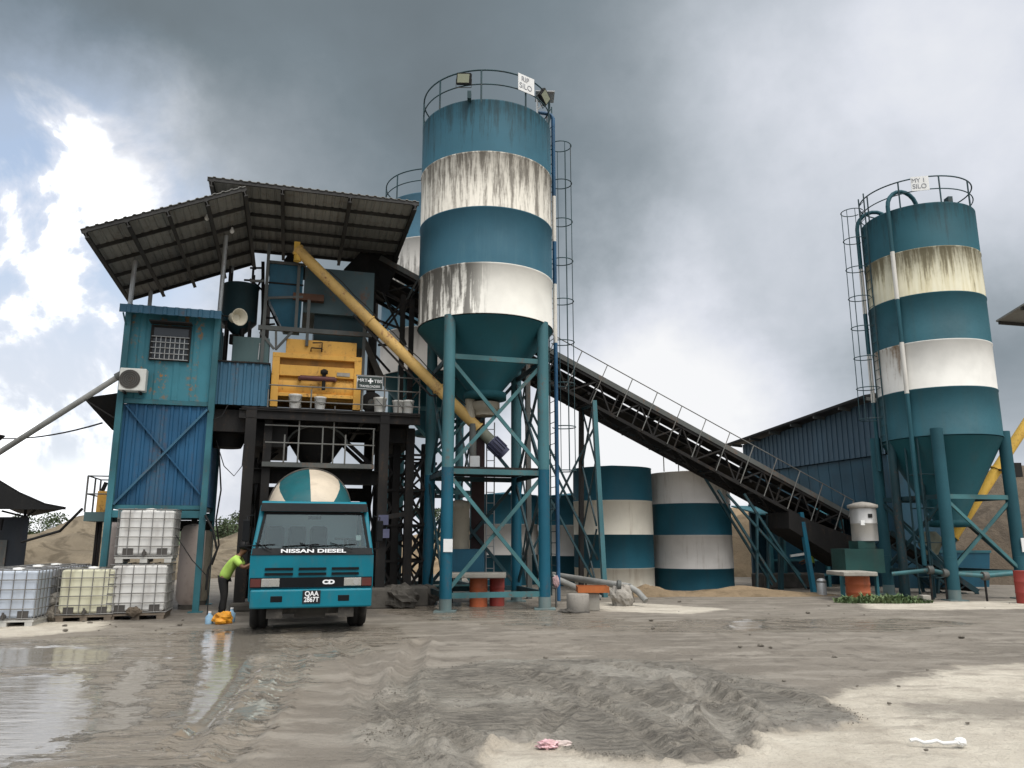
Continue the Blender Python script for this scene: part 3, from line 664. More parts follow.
m.path([V((pa.x, pa.y, ZPT-.27)), V((pa.x, pa.y, ZPT+.0)), V((pa.x-.06, pa.y, ZPT+.12)), V((pa.x-.2, pa.y, ZPT+.18)), V((pa.x-.5, pa.y-.2, ZPT+.1)), V((pa.x-.8, pa.y-.4, ZS[0]+.02))], .058, 10)
m.build('fill_pipe', [M['pipe_bl'], M['pipe_wh']], silo1)
pl_ = c1+W(1,0)*(CRAD+.16)+W(0,1)*.25
caged_ladder(pl_, W(1,0), .2, PY(562,111,c1.y+.8).z, silo1, M['rail_teal'], PD(560, 470, CD).z, .33, 1.23)
p = W(L1[0][0], L1[0][1]-.16); z0 = PD(444, 552, 18.6).z; z1 = PD(444, 539, 18.6).z
MB().box(p.x-.10, p.x+.12, p.y-.012, p.y+.01, z0, z1).build('notice_label', M['white'], silo1)
# things on the railing
def flood(p, aim, label, rot=0):
    t = thing('floodlight', p, label, 'floodlight', None, math.atan2(aim[1], aim[0])+PI/2)
    MB().box(-.2,.2,-.06,.06,-.15,.15).build('housing', M['black'], t, bevel=.012); MB().box(-.165,.165,-.068,-.061,-.115,.115).build('lens', M['led'], t)
    MB().path([(-.215,0,0),(-.215,.0,-.02),(-.215,.02,-.22),(.215,.02,-.22),(.215,.0,-.02),(.215,0,0)], .012, 6).build('bracket', M['steel_md'], t)
    return t
a_ = lambda dg: c1+V((CRAD*math.cos(R(dg)), CRAD*math.sin(R(dg)), 0))
q = PY(464, 79, a_(-104).y-.06); f1 = flood(q, (-.2,-1), 'square floodlight on the left front of the tall silo railing, lens to the yard'); f1.rotation_euler = (R(14), R(8), f1.rotation_euler.z)
q = PY(544, 97, a_(-22).y-.05); f2 = flood(q, (.9,-.5), 'black floodlight tilted outwards at the right end of the tall silo railing'); f2.rotation_euler = (R(20), R(25), f2.rotation_euler.z)
def silo_sign(p0, p1, z0, z1, l1, l2, label, mat, lm):
    p0 = V(p0); p1 = V(p1); r = (p1-p0); r.z = 0; r = r.normalized(); n = V((r.y, -r.x, 0))
    t = thing('silo_sign', (p0+p1)/2, label, 'sign')
    b = [V((p0.x,p0.y,z0)), V((p1.x,p1.y,z0)), V((p1.x,p1.y,z0))-n*.015, V((p0.x,p0.y,z0))-n*.015]
    MB().hexa(b, [v+V((0,0,z1-z0)) for v in b]).build('board', mat, t)
    mid = (p0+p1)/2; hh = z1-z0; wd = (p1-p0).length
    txt(l1, hh*.42, lm, t, face_mat(V((mid.x-r.x*wd*.08, mid.y-r.y*wd*.08, z0+hh*.72))+n*.004, r, (0,0,1)), sx=.95)
    txt(l2, hh*.46, lm, t, face_mat(V((mid.x-r.x*wd*.04, mid.y-r.y*wd*.04, z0+hh*.3))+n*.004, r, (0,0,1)), sx=.95)
    return t
zz1 = ZS[0]
pA = a_(-62)*1; pB = a_(-45)*1; pA = V((pA.x,pA.y,0)); pB = V((pB.x,pB.y,0)); out = (pA+pB)/2-c1; out = V((out.x,out.y,0)).normalized()*.06
silo_sign(pA+out, pB+out, zz1+.40, zz1+.90, 'RIP', 'SILO', 'white lettered board on the railing of the tall silo', M['white'], M['letter_gr'])
p = PY(537, 100, c1.y-.3); p.z = zz1; t = thing('solar_panel', p, 'small tilted pale panel on a post above the tall silo railing', 'panel')
MB().tube(p, p+V((.0,0,1.0)), .03, 8).build('post', M['white'], t)
MB().hexa([p+V((-.05,-.35,1.0)), p+V((.5,-.35,.98)), p+V((.5,.35,1.05)), p+V((-.05,.35,1.08))], [p+V((-.05,-.35,1.03)), p+V((.5,-.35,1.01)), p+V((.5,.35,1.08)), p+V((-.05,.35,1.11))]).build('panel', M['steel_lt'], t)
MB().bar(p+V((0,0,.6)), p+V((.35,0,1.0)), .03).build('strut', M['white'], t)

# silo behind the plant roof
SA, SD = 4.62, 26.2
cb = W(SA, SD)
ZB = [z*1.0+.0 for z in bandz(432, (214,247,290,329,373), cb.y-CRAD)]; ZB[0] = ZB[1]+1.5
ZB = [ZB[4]+6.05, ZB[4]+4.55, ZB[4]+3.0, ZB[4]+1.5, ZB[4]]
ZB = [PY(418,200,cb.y-CRAD).z+.3, PY(410,246,cb.y-1.0).z, PY(410,292,cb.y-1.0).z, (PY(410,292,cb.y-1.0).z+PY(400,374,cb.y-1.2).z)/2, PY(400,374,cb.y-1.2).z]
M['w_black'] = stained('white_band_blackened', (.52,.50,.46), ZB[1], ZB[2], -.25, .42, .60, (.05,.047,.042), freq=3.0)
M['w_plain'] = stained('white_band_dusty', (.50,.47,.43), ZB[3], ZB[4], .1, .52, .75, (.2,.17,.14), freq=2.5)
silo2, c2, L2 = silo(SA, SD, CRAD, ZB, [0,1,0,2], ZB[4]-1.75, 'cement silo standing behind the plant roof, its white band blackened', M['leg_up'], M['brace_dk'], 2., 1.25, [ZB[4]-1.2, 3.2, .2],
     [M['teal'], M['w_black'], M['w_plain']], ZB[4]+.2, M['rail_teal'])

# right silo
RA, RD, RRAD = 19.52, 19.35, 1.69
c3_ = W(RA, RD); ZR = bandz(933, (205,249,294,341,388,435), c3_.y-RRAD*.86)
M['w_r1'] = stained('white_band_yellowed', (.56,.53,.40), ZR[1], ZR[2], .22, .44, .64, (.10,.085,.05), freq=5.5, yellow=.55, amt=.8)
M['w_r2'] = stained('white_band_clean', (.64,.625,.58), ZR[3], ZR[4], .15, .50, .66, (.20,.13,.07), fx=(-1.5, -1.2), freq=3.0)
hzr = [PD(985, 497, 18.1).z, PD(985, 573, 18.1).z+.0]
silo3, c3, L3 = silo(RA, RD, RRAD, ZR, [3,1,0,2,0], PD(940, 520, RD).z, 'teal and white banded cement silo at right with a caged ladder on its left', M['teal_r'], M['teal_r'], 1.2, 1.25, hzr,
     [M['teal_r'], M['w_r1'], M['w_r2'], M['tealC']], PD(930, 428, 18.1).z, M['rail_teal'], .17, (19.4, 19.35))
p3 = lambda px, off=.0: None
lr = V((.882,-.471,0)); ld = V((.471,.882,0))        # across / along the line of sight to this silo
def pipe3(side, fwd, ztop, zbot, name, bend=None):
    p = c3-lr*side-ld*fwd; m = MB()
    segs = [(zbot, ZR[4]-.1, 0), (ZR[4]-.1, ZR[3]+.05, 1), (ZR[3]+.05, ZR[2]-.05, 0), (ZR[2]-.05, ZR[1]+.05, 1), (ZR[1]+.05, ztop, 0)]
    for a, b, mi in segs: m.tube(V((p.x,p.y,a)), V((p.x,p.y,b)), .065, 10, mi=mi)
    rr = .5; dirv = (c3-p); dirv.z = 0; dirv = (dirv.normalized()*.75+lr*.65).normalized()
    m.path([V((p.x,p.y,ztop))+dirv*(rr*(1-math.cos(a)))+V((0,0,rr*math.sin(a)*1.1)) for a in [PI*i/10 for i in range(11)]], .065, 10)
    return m.build(name, [M['pipe_bl'] if name == 'x' else M['teal_r'], M['pipe_wh']], silo3)
pipe3(.78, 1.64, ZR[0]+.1, .95, 'fill_pipe'); pipe3(1.78, .35, ZR[0]+.0, ZR[5]-.9, 'fill_pipe')
caged_ladder(c3-lr*1.56-ld*.75, -lr*.9-ld*.4, ZR[5]-.3, ZR[0]+1.0, silo3, M['rail_teal'], ZR[5]+.7, .34, 1.0)
m = MB()
for sx, sy in ((0,0),(.55,0),(.55,.5),(0,.5)):
    p = W(18.0+sx, 18.7+sy); m.tube(p, p+V((0,0,ZR[5]+.2)), .03, 8)
zq = .6
while zq < ZR[5]:
    for (s1, s2) in (((0,0),(.55,0)), ((.55,0),(.55,.5)), ((0,.5),(.55,.5)), ((0,0),(0,.5))): m.tube(W(18.0+s1[0],18.7+s1[1],zq), W(18.0+s2[0],18.7+s2[1],zq), .018, 6)
    zq += 1.0
m.build('ladder_mast', M['brace_dk'], silo3)
MB().lathe(W(18.0, 19.75), [(.13, .0), (.13, ZR[5]+.5)], 16).build('mast_column', M['brace_dk'], silo3)
MB().box(c3.x+.2, c3.x+.34, c3.y-RRAD*.93, c3.y-RRAD*.93+.25, ZR[0]-.02, ZR[0]+.24).build('roof_bracket', M['rail_teal'], silo3)
cth = lambda dg: c3+V((RRAD*math.cos(R(dg)), RRAD*math.sin(R(dg)), 0))
pA = PY(911, 190, c3.y-1.60); pB = PY(929, 190, c3.y-1.70)
silo_sign(V((pA.x, pA.y-.04, 0)), V((pB.x, pB.y-.04, 0)), PY(920,191,c3.y-1.65).z, PY(920,177,c3.y-1.65).z, 'MY 1', 'SILO', 'round-edged pale board with grey letters on the railing of the right silo', M['white'], M['letter_gr'])
q = W(L3[1][0]-.1, L3[1][1]-.19); z0 = PY(1020, 552, q.y).z; z1 = PY(1020, 538, q.y).z
MB().box(q.x+.02, q.x+.16, q.y-.012, q.y+.012, z0, z1).build('notice_label', M['white'], silo3)

# ------------------------------------------------------------------ striped ground tanks
def gtank(px0, px1, ys, yf, mats, label, extra=True):
    cx = (px0+px1)/2; p = PY(cx, 540, yf); r = (PY(px1,540,yf+1.4).x-PY(px0,540,yf+1.4).x)/2*.97; c = V((PY(cx,540,yf+r).x, yf+r, 0))
    t = thing('ground_tank', c, label, 'tank', 'striped ground tanks')
    zs = [PY(cx, y, yf+.05).z for y in ys]+[-.05]
    m = MB(); prof = [(r, zs[-1])]; mi = []
    for i in range(len(zs)-1, 0, -1): prof += [(r, zs[i-1]-.02), (r+.012, zs[i-1]-.018), (r+.012, zs[i-1])]; mi += [mats[i-1]]*3
    prof.append((.05, zs[0]+.14)); mi.append(mats[0])
    m.lathe(c, prof, 64, mi, (False, True)).build('shell', [M['tank_teal'], M['tank_white'], M['tank_grey']], t)
    return t, c, r, zs
tB, cB, rB, zB = gtank(573, 654, (466,500,534.5,568.5), 26.0, [0,1,0,1], 'squat striped tank with teal top band, beside the conveyor trestle')
tC, cC, rC, zC = gtank(651, 732, (471,503,535,569), 26.6, [2,0,2,0], 'squat striped tank with greyish top band under the conveyor')
gtank(471, 539, (494,524,555), 29.5, [0,2,0], 'squat striped tank seen between the legs of the tall silo')
gtank(540, 606, (495,525,556), 29.2, [0,2,0], 'squat striped tank mostly hidden, just right of the tall silo ladder')
m = MB(); q = V((cC.x-.6, cC.y-.8, zC[0]))
for dx, dy in ((-.5,-.3),(0,-.35),(.5,-.3),(.9,.1)): m.tube(q+V((dx,dy,0)), q+V((dx,dy,.75)), .02, 6)
m.path([q+V((-.5,-.3,.75)), q+V((0,-.35,.75)), q+V((.5,-.3,.75)), q+V((.9,.1,.75))], .02, 6); m.build('hand_rail', M['rail'], tC)

# ------------------------------------------------------------------ inclined conveyor
CDN, CDF = 22.3, 23.4
h0 = AZ(372, 258, CDN); t0 = AZ(852, 520, CDN)
dirA = t0[0]-h0[0]; sl_ = (t0[1]-h0[1])/dirA; Lc = math.hypot(dirA, t0[1]-h0[1])
ca_, sa_ = dirA/Lc, (t0[1]-h0[1])/Lc                     # unit along (down to the right)
def K(s, d, n=0.0): return W(h0[0]+ca_*s+(-sa_)*n, d, h0[1]+sa_*s+ca_*n)      # s along, n perpendicular (up)
conv = thing('belt_conveyor', K(Lc*.5, (CDN+CDF)/2, 0)*1, 'long inclined dark belt conveyor rising from the shed to the mixing plant', 'conveyor')
TH = .78
upn = (K(0,CDN,1)-K(0,CDN,0))
for d, nm in ((CDN, 'near'), (CDF, 'far')):
    m = MB()
    m.bar(K(-.2,d,0), K(Lc,d,0), .07, .10, upn); m.bar(K(-.2,d,-TH), K(Lc,d,-TH), .07, .10, upn)
    s = 0; i = 0
    while s < Lc-.1:
        e = min(s+.8, Lc); m.bar(K(s,d,-TH), K(s,d,0), .045, .045, upn)
        m.bar(K(s,d,-TH if i % 2 else 0), K(e,d,0 if i % 2 else -TH), .04, .05, upn); s += .8; i += 1
    m.build('side_truss', M['steel_dk'], conv)
m = MB(); s = 0
while s < Lc: m.bar(K(s,CDN,-TH), K(s,CDF,-TH), .05, .07, upn); m.bar(K(s,CDN,-TH), K(min(s+1.6,Lc),CDF,-TH), .03, .04, upn); s += 1.6
m.build('bottom_lacing', M['steel_dk'], conv)
m = MB(); mid = (CDN+CDF)/2
b_, t_ = [], []
for s, d, n in ((-.1,CDN+.1,.13),(Lc,CDN+.1,.13),(Lc,mid,.02),(-.1,mid,.02)): b_.append(K(s,d,n)); t_.append(K(s,d,n+.03))
m.hexa(b_, t_); b_, t_ = [], []
for s, d, n in ((-.1,mid,.02),(Lc,mid,.02),(Lc,CDF-.1,.13),(-.1,CDF-.1,.13)): b_.append(K(s,d,n)); t_.append(K(s,d,n+.03))
m.hexa(b_, t_)
m.hexa([K(.1,CDN+.15,-.42),K(Lc,CDN+.15,-.42),K(Lc,CDF-.15,-.42),K(.1,CDF-.15,-.42)], [K(.1,CDN+.15,-.40),K(Lc,CDN+.15,-.40),K(Lc,CDF-.15,-.40),K(.1,CDF-.15,-.40)])
m.build('belt', M['belt'], conv)
s = .4
while s < Lc: MB().path([K(s,CDN+.06,.08), K(s,mid,-.04), K(s,CDF-.06,.08)], .05, 8).build('idler_roller', M['steel_md'], conv); MB().tube(K(s,CDN+.06,-.48), K(s,CDF-.06,-.48), .05, 8).build('return_roller', M['steel_dk'], conv); s += 1.25
m = MB(); m.hexa([K(.3,CDF-.06,-.66),K(Lc,CDF-.06,-.66),K(Lc,CDF-.04,-.66),K(.3,CDF-.04,-.66)], [K(.3,CDF-.06,.1),K(Lc,CDF-.06,.1),K(Lc,CDF-.04,.1),K(.3,CDF-.04,.1)]); m.build('dark_filler_sheet', M['black'], conv)  # added black sheet, so the gaps in the near truss read dark
m = MB()
m.bar(K(.2,CDN-.05,.12), K(Lc,CDN-.05,.12), .03, .16, upn); m.build('skirt_board', M['steel_md'], conv)
def crail(d, s0, mat):
    m = MB(); s = s0
    m.tube(K(s0-.1,d,.62), K(Lc-.2,d,.62), .017, 7)
    while s < Lc-.1: m.bar(K(s,d,-TH), K(s,d,.62), .028, .028, upn); s += .95
    m.tube(K(Lc-.2,d,.62), K(Lc-.2,d,0), .022, 7)
    return m.build('hand_rail', mat, conv)
crail(CDN-.07, 5.2, M['rail'])
m = MB(); m.hexa([K(5.5,CDF+.08,-.62),K(Lc,CDF+.08,-.62),K(Lc,CDF+.6,-.62),K(5.5,CDF+.6,-.62)], [K(5.5,CDF+.08,-.58),K(Lc,CDF+.08,-.58),K(Lc,CDF+.6,-.58),K(5.5,CDF+.6,-.58)])
s = 5.6
while s < Lc: m.bar(K(s,CDF,-.64), K(s,CDF+.6,-.64), .05, .05, upn); s += 1.1
m.build('walkway', M['steel_dk'], conv)
m = MB().tube(K(-.05,CDN+.05,-.12), K(-.05,CDF-.05,-.12), .28, 20); m.build('head_drum', M['rubber'], conv)
m = MB(); m.hexa([K(-.55,CDN-.02,-.75),K(.9,CDN-.02,-.75),K(.9,CDF+.02,-.75),K(-.55,CDF+.02,-.75)], [K(-.3,CDN-.02,.30),K(.7,CDN-.02,.42),K(.7,CDF+.02,.42),K(-.3,CDF+.02,.30)]); m.build('head_hood', M['black'], conv)
for sx in (1.5, 2.5):
    m = MB(); m.bar(K(sx,CDN-.03,-.9), K(sx,CDN-.03,.75), .05, .05, upn); m.bar(K(sx+.8,CDN-.03,-.9), K(sx+.8,CDN-.03,.75), .05, .05, upn); m.bar(K(sx,CDN-.03,.75), K(sx+.8,CDN-.03,.75), .05, .05, upn); m.build('guard_frame', M['steel_md'], conv)
def trestle(a, spread, mats, x=True):
    s = (a-h0[0])/ca_; zt = K(s, CDN, -TH).z
    for d, mt in ((CDN, mats[0]), (CDF, mats[1])):
        MB().bar(W(a+spread*(1 if d == CDN else -.2), d-(.25 if d == CDN else -.25), -.03), W(a, d, zt), .14, .14).build('support_leg', mt, conv)
    m = MB()
    if x:
        nz = max(1, int(zt/1.9))
        for i in range(nz):
            z0, z1 = zt*i/nz+.1, zt*(i+1)/nz; m.bar(W(a, CDN, z0), W(a, CDF, z1), .045, .045); m.bar(W(a, CDF, z0), W(a, CDN, z1), .045, .045)
    m.bar(W(a, CDN, zt-.1), W(a, CDF, zt-.1), .08, .08); m.build('leg_brace', M['brace_dk'], conv)
aT1, aT2, aT3 = A(596, 500, CDN), A(528, 500, CDN), A(804, 560, CDN)
trestle(aT1, .12, (M['leg_up'], M['steel_dk'])); trestle(aT2, -.05, (M['steel_md'], M['steel_dk'])); trestle(aT3, .1, (M['leg_lo'], M['brace_dk']), False)
m = MB()
for (x0, y0, x1, y1, d) in ((519,400,598,560,CDN),(524,396,575,500,CDF),(598,420,520,575,CDF),(540,480,603,598,CDN),(520,395,548,500,CDN)):
    m.bar(PD(x0,y0,d), PD(x1,y1,d), .06, .06)
m.build('long_brace', M['brace_dk'], conv)
m = MB()
for (x0, y0, x1, y1, d) in ((718,490,776,582,CDN),(727,494,800,575,CDN),(744,494,806,588,CDN),(757,512,757,600,CDN),(768,515,768,597,CDF),(700,470,772,585,CDF)):
    m.bar(PD(x0,y0,d), PD(x1,y1,d), .07, .07)
m.build('lower_brace', M['brace_dk'], conv)
m = MB(); q0 = K(Lc-1.2, CDN-.03, -1.2)
m.hexa([K(Lc-2.2,CDN-.1,-1.35),K(Lc+.5,CDN-.1,-1.5),K(Lc+.5,CDF+.1,-1.5),K(Lc-2.2,CDF+.1,-1.35)], [K(Lc-2.4,CDN-.1,-.86),K(Lc+.5,CDN-.1,-.5),K(Lc+.5,CDF+.1,-.5),K(Lc-2.4,CDF+.1,-.86)]); m.build('tail_guard', M['steel_dk'], conv)
# ------------------------------------------------------------------ control cabin on posts
D0 = 20.2
aL, aR = A(117,450,D0), A(206.5,450,D0); zTop, zMid, zLo = Z(165,313,D0), Z(165,401,D0), Z(160,505,D0)
cabin = thing('control_cabin', W((aL+aR)/2, D0+1.2), 'two-storey sheet metal control cabin raised on posts, teal above bright blue', 'cabin')
u_, n_ = W(1,0), W(0,-1); up = V((0,0,1))
def clad(name, a0, a1, d0, d1, z0, z1, mat, pitch=.22, dep=.03, parent=None, sides='flbr'):
    m = MB()
    if 'f' in sides: m.corr(W(a0,d0,z0), u_, up, n_, a1-a0, z1-z0, pitch, dep)
    if 'b' in sides: m.corr(W(a1,d1,z0), -u_, up, -n_, a1-a0, z1-z0, pitch, dep)
    if 'l' in sides: m.corr(W(a0,d1,z0), n_, up, -u_, d1-d0, z1-z0, pitch, dep)
    if 'r' in sides: m.corr(W(a1,d0,z0), -n_, up, u_, d1-d0, z1-z0, pitch, dep)
    return m.build(name, mat, parent)
clad('upper_wall', aL-.02, aR+.02, D0+.04, D0+2.4, zMid+.03, zTop, M['tealwall'], .42, .022, cabin)
clad('lower_wall', aL-.02, aR+.02, D0+.06, D0+2.4, zLo, zMid-.1, M['blue'], .20, .03, cabin)
MB().pb(aL+.02, aR, D0+.02, D0+2.42, zLo-.10, zLo-.004).build('floor', M['tealsteel'], cabin)
MB().pb(aL-.02, aR+.05, D0-.02, D0+.10, zMid-.09, zMid+.02).build('middle_beam', M['tealsteel'], cabin)
MB().pb(aL-.02, aR+.05, D0-.04, D0+.05, zLo-.30, zLo-.13).build('floor_beam', M['tealsteel'], cabin)
MB().pb(aL, aR+.03, D0+2.3, D0+2.42, zLo-.30, zLo-.12).build('floor_beam', M['tealsteel'], cabin)
MB().pb(aL+.03, aR-.03, D0+2.36, D0+2.40, .0+1.9, zLo-.31).build('rear_panel', M['black'], cabin)
for a, d in ((aL-.035,D0),(aR+.035,D0),(aL-.035,D0+2.4),(aR+.035,D0+2.4)):
    m = MB().ibar(W(a,d,0), W(a,d,zTop-.02), .14, .17, W(0,1), .03)
    m.pb(a-.16, a+.16, d-.16, d+.16, -.03, .02); m.build('post', M['tealsteel'], cabin)
m = MB(); m.bar(W(aL+.05,D0-.03,zLo-.0), W(aR-.05,D0-.03,zMid-.18), .05, .09, n_); m.build('diagonal_brace', M['blue2'], cabin)
m = MB(); m.bar(W(aL+.1,D0+.015,zMid-.15), W(aR-.05,D0+.015,zLo+.25), .03, .08, n_); m.build('diagonal_brace', M['blue'], cabin)
# lean-to roof with a corrugated drip edge
zr0, zr1 = Z(165,307+8,D0-.4), Z(165,307-0,D0-.4)
MB().corr(W(aL-.18,D0-.42,zr0-.0), u_, up, n_, aR-aL+.32, zr1-zr0, .27, .03).build('roof_edge', M['blue2'], cabin)
MB().hexa([W(aL-.18,D0-.40,zr1-.03),W(aR+.14,D0-.40,zr1-.03),W(aR+.14,D0+2.6,zr1+.33),W(aL-.18,D0+2.6,zr1+.33)], [W(aL-.18,D0-.40,zr1+.0),W(aR+.14,D0-.40,zr1+.0),W(aR+.14,D0+2.6,zr1+.36),W(aL-.18,D0+2.6,zr1+.36)]).build('roof', M['blue2'], cabin)
MB().bar(W(aL-.1,D0-.36,zr0), W(aL-.06,D0,zr0-.3), .03).build('roof_strut', M['tealsteel'], cabin)
# barred window
w0, w1, wz0, wz1 = A(151,347,D0), A(189,347,D0), Z(170,360,D0), Z(170,327,D0)
win = MB().pb(w0, w1, D0-.0, D0+.035, wz0, wz1).build('window', M['winglass'], cabin)
m = MB()
for q in (w0, w1): m.pb(q-.03, q+.03, D0-.03, D0+.05, wz0-.03, wz1+.03)
for q in (wz0, wz1, wz0+(wz1-wz0)*.68): m.pb(w0+.031, w1-.031, D0-.028, D0+.05, q-.025, q+.025)
m.build('frame', M['steel_dk'], win)
m = MB()
for i in range(1, 8): x = w0+(w1-w0)*i/8; m.tube(W(x,D0-.04,wz0), W(x,D0-.04,wz0+(wz1-wz0)*.68), .012, 6)
for i in range(0, 5): z = wz0+(wz1-wz0)*.68*i/4; m.tube(W(w0,D0-.055,z), W(w1,D0-.055,z), .012, 6)
m.build('grille', M['steel_lt'], win)
# shade board above the window
MB().pb(w0-.05, w1+.05, D0-.30, D0-.0, wz1+.05, wz1+.08).build('window_hood', M['steel_dk'], cabin)
# air conditioner
q0 = AZ(118,390,D0-.28); q1 = AZ(147,369,D0-.28)
ac = thing('air_conditioner', W((q0[0]+q1[0])/2, D0-.15, q0[1]), 'white outdoor air conditioner unit on the front of the cabin', 'air conditioner')
MB().pb(q0[0], q1[0], D0-.30, D0-.03, q0[1], q1[1]).build('casing', M['ac'], ac, bevel=.02)
cx = q0[0]+(q1[0]-q0[0])*.40; cz = (q0[1]+q1[1])/2; r = (q1[1]-q0[1])*.42
MB().tube(W(cx,D0-.318,cz), W(cx,D0-.303,cz), r, 28).build('fan_grille', M['ac_dk'], ac)
m = MB()
for i in range(1, 5): m.path([W(cx+r*i/5*math.cos(t*PI/10), D0-.324, cz+r*i/5*math.sin(t*PI/10)) for t in range(20)], .006, 5, closed=True)
m.build('fan_guard', M['steel_md'], ac)
m = MB(); m.pb(q0[0]+.1, q0[0]+.14, D0-.32, D0+.02, q0[1]-.05, q0[1]-.003); m.pb(q1[0]-.14, q1[0]-.1, D0-.32, D0+.02, q0[1]-.05, q0[1]-.003); m.build('bracket', M['steel_dk'], ac)
# loudspeaker
hp = PD(240, 317, D0-.1); hm = thing('loudspeaker', hp, 'cream horn loudspeaker at the roof corner of the cabin', 'loudspeaker')
ax = (V((.75,-.62,-.12))).normalized()
m = MB().lathe(hp-ax*.32, [(.05,-.08),(.06,0),(.08,.12),(.13,.22),(.22,.30),(.225,.31),(.20,.29),(.11,.2),(.05,.05)], 28, None, (True,True), ax); m.build('horn', M['horn'], hm)
MB().lathe(hp-ax*.32, [(.13,-.02),(.135,.0),(.135,.13),(.12,.15)], 20, None, (True,True), ax).build('driver', M['horn'], hm)
MB().tube(hp-ax*.3, W(aR+.04, D0-.0, hp.z+.05), .02, 6).build('bracket', M['steel_dk'], hm)
# black awning and landing on the far side of the cabin
aw = thing('awning', PD(100, 420, D0+1.2), 'small black sheet awning on the left side of the cabin', 'awning')
P_ = [PD(84,399,D0+.2), PD(118,394,D0+.2), PD(118,432,D0+2.2), PD(112,430,D0+2.2)]
m = MB(); m.hexa(P_, [p+V((0,0,.03)) for p in P_]); m.build('sheet', M['black'], aw)
MB().bar(P_[0], W(aL-.06,D0+.1,P_[0].z-.5), .03).build('strut', M['steel_dk'], aw)
ld = thing('landing', PD(100,515,D0+1.0), 'small green steel landing with a railing left of the cabin', 'landing')
lz = Z(100,512,D0+.8); la0, la1 = A(85,505,D0+.8), aL-.18
MB().pb(la0, la1, D0+.8, D0+2.2, lz-.22, lz).build('deck', M['cabinet'], ld)
m = MB(); zt_ = Z(100,476,D0+.8)
for a, d in ((la0,D0+.82),(la0,D0+2.18),(la0+.02,D0+1.5),(la1,D0+.82)): m.tube(W(a,d,lz), W(a,d,zt_), .022, 6)
for f in (.5, 1.0):
    z = lz+(zt_-lz)*f; m.tube(W(la0,D0+.82,z), W(la1,D0+.82,z), .018, 6); m.tube(W(la0,D0+.82,z), W(la0,D0+2.18,z), .018, 6); m.tube(W(la0,D0+2.18,z), W(la1,D0+2.18,z), .018, 6)
m.build('hand_rail', M['rail'], ld)
for a in (la0+.28, la1-.25):
    MB().ibar(W(a,D0+1.1,0), W(a,D0+1.1,lz-.23), .1, .1).build('leg', M['steel_dk'], ld)
m = MB(); m.bar(W(la0+.28,D0+1.1,.3), W(la1-.25,D0+1.1,lz-.5), .05); m.bar(W(la1-.25,D0+1.1,.3), W(la0+.28,D0+1.1,lz-.5), .05); m.build('leg_brace', M['steel_dk'], ld)
b0, b1 = A(98,498,D0+1.1), A(108,498,D0+1.1); t = thing('control_box', W((b0+b1)/2,D0+1.1,lz), 'orange box standing on the small landing left of the cabin', 'box')
MB().pb(b0, b1, D0+1.0, D0+1.25, lz+.003, Z(103,491,D0+1.0)).build('box', M['orange'], t, bevel=.01)
MB().bar(W(b0+.08,D0+1.1,Z(103,491,D0+1.0)), W(b0+.15,D0+1.1,Z(103,482,D0+1.0)), .08).build('lever', M['steel_dk'], t)

# ------------------------------------------------------------------ canopy roofs
def canopy(name, cor, label, nx_, ny_, posts, pitch_dir):
    """cor: four (a,d,z): front-left, front-right, back-right, back-left"""
    P = [W(*c) for c in cor]; t = thing(name, (P[0]+P[1]+P[2]+P[3])/4, label, 'roof')
    bl = lambda s, v: (P[0]*(1-s)+P[1]*s)*(1-v)+(P[3]*(1-s)+P[2]*s)*v
    nn = (P[1]-P[0]).cross(P[3]-P[0]).normalized()
    u = (P[1]-P[0]); v = (P[3]-P[0])
    if pitch_dir == 'v': o, uu, vv = P[0], u, v
    else: o, uu, vv = P[3], -v, u
    MB().corr(o+nn*.10, uu, vv, nn, uu.length, vv.length, .2, .022).build('roof_sheet', M['roof_un'], t)
    for i in range(nx_): s = .02+.96*i/(nx_-1); MB().ibar(bl(s,0)-nn*.07, bl(s,1)-nn*.07, .09, .14, nn).build('rafter', M['roof_st'], t)
    m = MB()
    for i in range(ny_): v_ = .01+.98*i/(ny_-1); m.bar(bl(0,v_)+nn*.05, bl(1,v_)+nn*.05, .05, .085, nn)
    m.build('purlins', M['roof_st'], t)
    for (q, r_, nm) in posts: MB().tube(q, r_, .055, 10).build('post', M['steel_lt'], t)
    return t, bl
zA, zB_ = 8.33, 9.80
lr1 = canopy('canopy_roof', [(-4.74,18.0,zA),(-1.36,18.0,zB_),(-1.36,23.3,zB_),(-4.74,23.3,zA)], 'dark corrugated canopy roof sloping down to the left above the cabin', 5, 6, [], 'v')
def at_roof(a): return zA+(a+4.74)/(3.38)*(zB_-zA)-.18
for px, pyb in ((130,303),(219,318)):
    a, z = AZ(px, pyb, D0+.0); MB().tube(W(a,D0,zTop-.05), W(a+.02,D0,at_roof(a)+.1), .055, 10).build('post', M['steel_lt'], lr1[0])
    MB().tube(W(a,D0+2.5,zTop-.05), W(a,D0+2.5,at_roof(a)+.1), .055, 10).build('post', M['steel_lt'], lr1[0])
rr1 = canopy('canopy_roof', [(-2.29,18.3,10.06),(2.78,18.3,10.06),(2.78,23.0,10.06),(-2.29,23.0,10.06)], 'level dark corrugated canopy roof over the orange mixer, behind the tall silo', 4, 6, [], 'v')
for px, py, d, lb in ((207,218,19.0,'small bulb hanging under the sloping canopy roof, the left one'),(232,231,20.0,'small bulb hanging under the sloping canopy roof, the right one')):
    q = PD(px, py, d); a = q.x*cr+q.y*sr; t = thing('bulb', q, lb, 'lamp'); MB().lathe(q, [(.01,-.07),(.05,-.04),(.06,0),(.03,.06),(.02,.1)], 12).build('globe', M['white'], t)
    MB().tube(q+V((0,0,.1)), V((q.x,q.y,at_roof(a)+.25)), .008, 5).build('cord', M['cable'], t)

